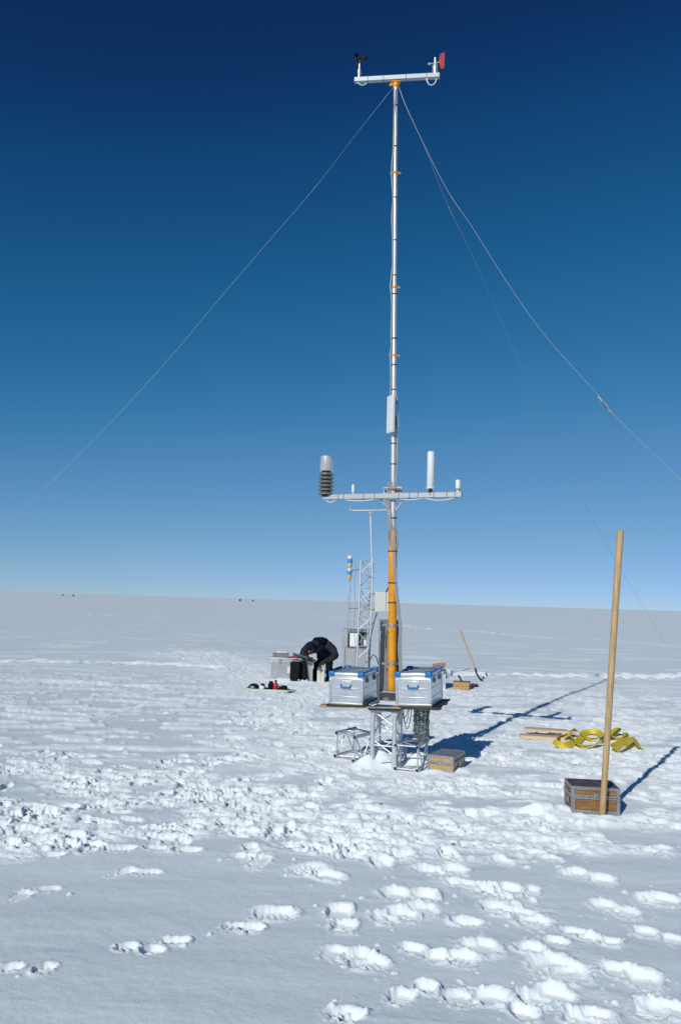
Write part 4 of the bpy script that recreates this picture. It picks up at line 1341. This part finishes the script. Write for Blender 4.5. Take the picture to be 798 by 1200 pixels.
bag(345.6, 800, 0.21, 0.17, 0.40, 'black upright equipment bag standing against the long case', 0)
bag(356.0, 799.5, 0.19, 0.20, 0.42, 'black equipment bag leaning between the other bag and the person', -7)
sc_p = on_ground(375.6, 799.5)
sc_ = thing('small_case', 'small pale upright case standing in front of the kneeling person', 'case', rest(sc_p, -0.005), R(-6))
MB().box((0, 0.05, 0.16), (0.165, 0.10, 0.32)).build('body', 'cream', sc_, 0.012)
MB().box((0, 0.05, 0.325), (0.145, 0.08, 0.02)).build('lid', 'greybox', sc_, 0.004)
MB().path([(-0.04, 0.05, 0.33), (-0.035, 0.05, 0.365), (0.035, 0.05, 0.365), (0.04, 0.05, 0.33)], 0.008, 6).build('handle', 'greydark', sc_)
MB().box((0.0, -0.003, 0.16), (0.006, 0.006, 0.29)).build('seam', 'greybox', sc_)
bk = on_ground(396.5, 800)
kb = thing('duffel_bag', 'black duffel bag lying behind the left platform case', 'bag', rest(bk))
MB().ball((0.02, 0.15, 0.19), (0.27, 0.16, 0.13), 18, 12, (0, R(-22), 0)).build('body', 'bag', kb)
MB().ball((0.02, 0.17, 0.09), (0.25, 0.18, 0.12), 18, 12).build('base', 'bag', kb)
MB().path([(-0.10, 0.08, 0.20), (-0.06, 0.02, 0.30), (0.08, 0.02, 0.35), (0.14, 0.08, 0.28)], 0.012, 6).build('handle', 'bag', kb)

# ------------------------------------------------------------------ person, kneeling and bent forward over a laptop
pz = rest(on_ground(374.5, 798.5))
per = thing('person', 'person in dark jacket and navy cap kneeling bent over a laptop', 'person', pz)


def skin_mesh(name, verts, edges, radii, root, mat, parent, sub=2):
    me = bpy.data.meshes.new(name)
    me.from_pydata(verts, edges, [])
    o = bpy.data.objects.new(name, me)
    C.objects.link(o)
    o.parent = parent
    sk = o.modifiers.new('skin', 'SKIN')
    lay = me.skin_vertices[0] if len(me.skin_vertices) else None
    if lay is None:
        bm = bmesh.new()
        bm.from_mesh(me)
        bm.verts.layers.skin.verify()
        bm.to_mesh(me)
        bm.free()
        lay = me.skin_vertices[0]
    for i, r in enumerate(radii):
        lay.data[i].radius = r if isinstance(r, tuple) else (r, r)
        lay.data[i].use_root = (i == root)
    sk.use_smooth_shade = True
    sk.branch_smoothing = 0.6
    sb = o.modifiers.new('sub', 'SUBSURF')
    sb.levels = sb.render_levels = sub
    for m in (mat if isinstance(mat, list) else [mat]):
        me.materials.append(M[m])
    return o


bv = [(0.09, 0.22, 0.50), (0.06, 0.13, 0.63), (0.02, 0.02, 0.735), (-0.03, -0.08, 0.79), (-0.09, -0.17, 0.79), (-0.14, -0.22, 0.77),      # 0-5 pelvis..neck
      (0.19, 0.20, 0.46), (0.21, 0.06, 0.27), (0.21, -0.05, 0.09), (0.20, 0.18, 0.075), (0.19, 0.40, 0.085), (0.19, 0.50, 0.05),          # 6-11 left leg
      (-0.01, 0.20, 0.46), (-0.07, 0.06, 0.27), (-0.09, -0.05, 0.09), (-0.08, 0.18, 0.075), (-0.07, 0.40, 0.085), (-0.07, 0.50, 0.05),     # 12-17 right leg
      (0.12, -0.07, 0.80), (0.22, -0.09, 0.76), (0.30, -0.13, 0.65), (0.345, -0.18, 0.57), (0.23, -0.27, 0.51), (0.12, -0.34, 0.46),        # 18-23 left arm
      (-0.19, -0.10, 0.77), (-0.28, -0.12, 0.70), (-0.345, -0.17, 0.62), (-0.36, -0.21, 0.565), (-0.31, -0.32, 0.535), (-0.25, -0.40, 0.515)]  # 24-29 right arm
be = [(0, 1), (1, 2), (2, 3), (3, 4), (4, 5), (0, 6), (6, 7), (7, 8), (8, 9), (9, 10), (10, 11), (0, 12), (12, 13), (13, 14), (14, 15), (15, 16), (16, 17),
      (3, 18), (18, 19), (19, 20), (20, 21), (21, 22), (22, 23), (3, 24), (24, 25), (25, 26), (26, 27), (27, 28), (28, 29)]
brad = [0.175, 0.19, 0.20, 0.19, 0.145, 0.10,
        0.10, 0.088, 0.075, 0.065, 0.05, 0.035, 0.10, 0.088, 0.075, 0.065, 0.05, 0.035,
        0.12, 0.115, 0.10, 0.092, 0.075, 0.05, 0.14, 0.125, 0.108, 0.095, 0.078, 0.05]
body = skin_mesh('body', bv, be, brad, 0, ['jacket', 'trousers'], per)
# trousers: material by height, evaluated once into a plain mesh
dg = bpy.context.evaluated_depsgraph_get()
bme = bpy.data.meshes.new_from_object(body.evaluated_get(dg))
body.modifiers.clear()
body.data = bme
if len(bme.materials) < 2:
    bme.materials.clear()
    bme.materials.append(M['jacket'])
    bme.materials.append(M['trousers'])
for pl in bme.polygons:
    c = pl.center
    pl.material_index = 1 if (c.z < 0.44 and c.y > -0.12) else 0
    pl.use_smooth = True
# cloth folds
for v in bme.vertices:
    n_ = v.normal
    k = 0.010 * math.sin(26 * v.co.x + 17 * v.co.z + 5 * math.sin(14 * v.co.y)) + 0.007 * math.sin(41 * v.co.z - 23 * v.co.y)
    v.co += n_ * k
# head turned down to the left
hc = Vector((-0.205, -0.295, 0.735))
hr = Euler((R(48), R(8), R(-24)))
hrm = hr.to_matrix()


def hp(x, y, z):
    return hc + hrm @ Vector((x, y, z))


hm_ = MB().ball(hc, (0.078, 0.098, 0.115), 20, 14, hr)
hm_.ball(hp(0, -0.035, -0.055), (0.055, 0.065, 0.06), 14, 9, hr)
hd_ = hm_.build('head', 'skin', per)
MB().ball(hp(0, -0.108, -0.015), (0.014, 0.022, 0.026), 10, 7, hr).build('nose', 'skin', hd_)
for sx in (-1, 1):
    MB().ball(hp(sx * 0.03, -0.088, 0.008), (0.012, 0.010, 0.009), 10, 7, hr).build('eye', 'black', hd_)
    MB().ball(hp(sx * 0.079, 0.0, -0.01), (0.012, 0.022, 0.032), 10, 7, hr).build('ear', 'skin', hd_)
MB().ball(hp(0, -0.092, -0.055), (0.026, 0.012, 0.007), 10, 6, hr).build('mouth', 'brightred', hd_)
MB().ball(hp(0, -0.045, -0.085), (0.060, 0.062, 0.042), 14, 9, hr).build('beard', 'beard', hd_)
cm = MB()
prof = [(0.094, 0.0), (0.098, 0.02), (0.096, 0.045), (0.086, 0.078), (0.062, 0.105), (0.03, 0.12), (0.008, 0.124)]
cm.lathe(hp(0, 0.005, 0.018), prof, 20, axis=tuple(hrm @ Vector((0, 0.18, 1))))
cm.build('cap', 'cap', per)
MB().lathe(hp(0, 0.002, 0.008), [(0.094, 0), (0.102, 0.004), (0.102, 0.032), (0.094, 0.036)], 20, axis=tuple(hrm @ Vector((0, 0.18, 1)))).build('cap_brim', 'cap', per)
hood = MB()
for c, s_, r_ in (((0.02, -0.10, 0.895), (0.15, 0.11, 0.065), (R(10), R(4), 0)), ((-0.10, -0.12, 0.885), (0.08, 0.08, 0.07), (0, R(-20), 0)), ((0.10, -0.06, 0.875), (0.07, 0.09, 0.065), (0, R(20), 0)), ((0.0, -0.18, 0.855), (0.13, 0.06, 0.05), (R(20), 0, 0))):
    hood.ball(c, s_, 16, 11, r_)
hood.build('hood', 'fleece', per)
scarf = MB().path([(-0.21, -0.14, 0.70), (-0.17, -0.25, 0.66), (-0.06, -0.29, 0.67), (0.03, -0.22, 0.72), (0.03, -0.14, 0.80)], [0.035, 0.05, 0.05, 0.05, 0.04], 10).build('collar', 'cap', per)


def hand(wrist, fwd, palm_up, mat, parent, side_):
    """five bent fingers on a palm; fwd points along the fingers"""
    f = Vector(fwd).normalized()
    u_ = Vector(palm_up)
    u_ = (u_ - f * u_.dot(f)).normalized()
    s_ = f.cross(u_) * side_
    w_ = Vector(wrist)
    mb = MB()
    mb.path([w_ - f * 0.02, w_ + f * 0.02, w_ + f * 0.055, w_ + f * 0.085], [0.032, 0.038, 0.042, 0.034], 10)
    for k, (o_, l_) in enumerate(((-0.032, 0.062), (-0.011, 0.074), (0.011, 0.070), (0.032, 0.054))):
        b_ = w_ + f * 0.075 + s_ * o_
        mb.path([b_, b_ + f * l_ * .45 - u_ * 0.004, b_ + f * l_ * .8 - u_ * 0.02, b_ + f * l_ * .95 - u_ * 0.042], [0.0115, 0.011, 0.0105, 0.008], 8)
    b_ = w_ + f * 0.025 - s_ * 0.034
    mb.path([b_, b_ + f * 0.03 - s_ * 0.026 - u_ * 0.006, b_ + f * 0.058 - s_ * 0.030 - u_ * 0.022], [0.014, 0.0125, 0.009], 8)
    return mb.build('hand', mat, parent)


hand((0.10, -0.355, 0.45), (-0.7, -0.5, -0.35), (0, -0.3, 1), 'glove', per, 1)
hand((-0.235, -0.42, 0.512), (0.55, -0.75, -0.15), (0, 0, 1), 'glove', per, -1)
# laptop on the case and the bag tops
lpz = at(361.5, 772.5, pz.y - 0.40)
lt = thing('laptop', 'dark open laptop in front of the kneeling person', 'laptop', lpz, R(-10))
MB().box((-0.02, 0.0, 0.010), (0.34, 0.23, 0.020), (0, R(12), 0)).build('keyboard_half', 'black', lt, 0.004)
sc2 = MB().box((-0.15, -0.13, 0.062), (0.33, 0.012, 0.21), (R(68), R(16), R(4))).build('screen_half', 'greydark', lt, 0.004)
for k in range(4):
    MB().box((-0.02, 0.075 - 0.03 * k, 0.0225), (0.29, 0.022, 0.004), (0, R(12), 0)).build('key_row', 'greydark', lt)

# ------------------------------------------------------------------ sled with gear
sd0 = on_ground(315, 811)
sd = thing('sled', 'shallow pale plastic sled on the snow loaded with gear', 'sled', rest(sd0, 0.004), R(-7))
sw, sl_ = 0.30, 0.84
rimp = []
for i in range(28):
    w = 2 * math.pi * i / 28
    rimp.append((sl_ / 2 * abs(math.cos(w)) ** 0.55 * (1 if math.cos(w) >= 0 else -1), sw / 2 * abs(math.sin(w)) ** 0.55 * (1 if math.sin(w) >= 0 else -1)))
vs, fs = [], []
lv = [(0.90, 0.0), (0.97, 0.012), (1.0, 0.055), (1.03, 0.060), (1.03, 0.052), (0.985, 0.047), (0.955, 0.016), (0.885, 0.008)]
for s_, z in lv:
    for x, y in rimp:
        curl = 0.05 * max(0, (-x / sl_ * 2) - 0.7) ** 1.2
        vs.append((x * s_, y * s_, z + curl))
for j in range(len(lv) - 1):
    for i in range(28):
        k = (i + 1) % 28
        fs.append((j * 28 + i, j * 28 + k, (j + 1) * 28 + k, (j + 1) * 28 + i))
fs += [tuple(range(28))[::-1], tuple(range(7 * 28, 8 * 28))]
MB().add(vs, fs).build('tray', 'sled', sd)
MB().path([(0.42, -0.05, 0.055), (0.50, -0.06, 0.04), (0.52, 0.0, 0.035), (0.50, 0.06, 0.04), (0.42, 0.05, 0.055)], 0.010, 6).build('tow_loop', 'cable', sd)
sm_ = Matrix.LocRotScale(sd.location, Euler((0, 0, R(-7))), None)


def gear(name, label, cat, loc, rz=0.0):
    return thing(name, label, cat, sm_ @ Vector(loc), R(-7) + rz, 'gear on the sled')


g_ = gear('goggles_bag', 'rounded black bag at the left end of the sled', 'bag', (-0.29, 0, 0.010))
MB().ball((0, 0, 0.060), (0.105, 0.09, 0.075), 16, 10).build('body', 'bag', g_)
MB().ball((-0.01, -0.082, 0.070), (0.045, 0.016, 0.022), 10, 7).build('patch', 'greybox', g_)
g_ = gear('glove', 'white and black mitten beside the rounded bag on the sled', 'glove', (-0.12, -0.02, 0.010))
MB().ball((0, 0, 0.055), (0.062, 0.075, 0.066), 14, 9, (0, R(20), 0)).build('palm', 'paper', g_)
MB().ball((0.008, 0.0, 0.112), (0.045, 0.055, 0.030), 12, 8, (0, R(24), 0)).build('cuff', 'black', g_)
MB().ball((0.062, -0.02, 0.05), (0.022, 0.05, 0.03), 10, 7).build('thumb', 'black', g_)
g_ = gear('flask', 'dark flask standing left of the red bottle on the sled', 'flask', (0.04, 0.0, 0.010))
MB().lathe((0, 0, 0), [(0.052, 0), (0.058, 0.01), (0.058, 0.13), (0.04, 0.155)], 16).build('body', 'bag', g_)
MB().lathe((0, 0, 0.15), [(0.038, 0), (0.040, 0.005), (0.040, 0.035), (0.03, 0.04)], 14).build('cap', 'black', g_)
g_ = gear('red_bottle', 'bright red bottle standing in the middle of the sled', 'bottle', (0.135, -0.02, 0.010))
MB().lathe((0, 0, 0), [(0.044, 0), (0.05, 0.01), (0.05, 0.12), (0.038, 0.15), (0.02, 0.165), (0.018, 0.18)], 16).build('body', 'brightred', g_)
MB().lathe((0, 0, 0.178), [(0.021, 0), (0.023, 0.003), (0.023, 0.03), (0.016, 0.036)], 12).build('cap', 'black', g_)
MB().lathe((0, 0, 0.03), [(0.0505, 0), (0.0515, 0.002), (0.0515, 0.024), (0.0505, 0.026)], 16).build('label_band', 'red', g_)
g_ = gear('camera_bag', 'low dark camera bag at the right end of the sled', 'bag', (0.27, 0.0, 0.010))
MB().box((0, 0, 0.05), (0.15, 0.16, 0.10), (0, R(6), 0)).build('body', 'bag', g_, 0.02, seg=3)
MB().box((0.0, -0.004, 0.105), (0.14, 0.15, 0.02), (0, R(6), 0)).build('flap', 'cap', g_, 0.006)
MB().ball((0.09, -0.03, 0.035), (0.05, 0.05, 0.035), 12, 8).build('pouch', 'bag', g_)
MB().ball((-0.03, -0.07, 0.12), (0.03, 0.02, 0.018), 10, 7).build('lens_cap', 'greybox', g_)

# ------------------------------------------------------------------ far markers on the horizon
for px, py, w, h, word in ((74, 697.2, 1.5, 2.0, 'leftmost'), (86.5, 697.4, 2.0, 2.0, 'second from the left'), (281.5, 704.6, 2.2, 2.4, 'third from the left'), (296.5, 704.8, 1.7, 2.0, 'rightmost')):
    Yd = 480.0
    q_ = at(px, py, Yd)
    sc = Yd / FOC
    mk = thing('far_marker', 'tiny dark marker by the horizon, %s of the four' % word, 'marker', Vector((q_.x, Yd, 0)), 0, 'far dark markers')
    hh = max(0.6, h * sc)
    MB().lathe((0, 0, 0), [(w * sc * .5, 0), (w * sc * .52, 0.05), (w * sc * .5, 0.1), (w * sc * .5, hh * .45), (w * sc * .53, hh * .5), (w * sc * .5, hh * .55), (w * sc * .5, hh - .05), (w * sc * .4, hh)], 12).build('barrel', 'marker', mk)
    MB().lathe((0, 0, hh), [(w * sc * .45, 0), (w * sc * .45, 0.08)], 12).build('rim', 'marker', mk)

# small dark crumbs lost on the trodden snow
for px, py, word in ((479, 964, 'the middle one of the three'), (446, 946, 'the one farthest from the viewer'), (531, 992, 'the one nearest the viewer')):
    q_ = on_ground(px, py)
    o = MB().ball((0, 0, 0), (0.018, 0.012, 0.008), 8, 6).build('dark_chip', 'greydark')
    o.location = rest(q_, 0.004)
    tag(o, 'small dark chip on the trodden snow, ' + word, 'chip', 'dark chips on the snow')
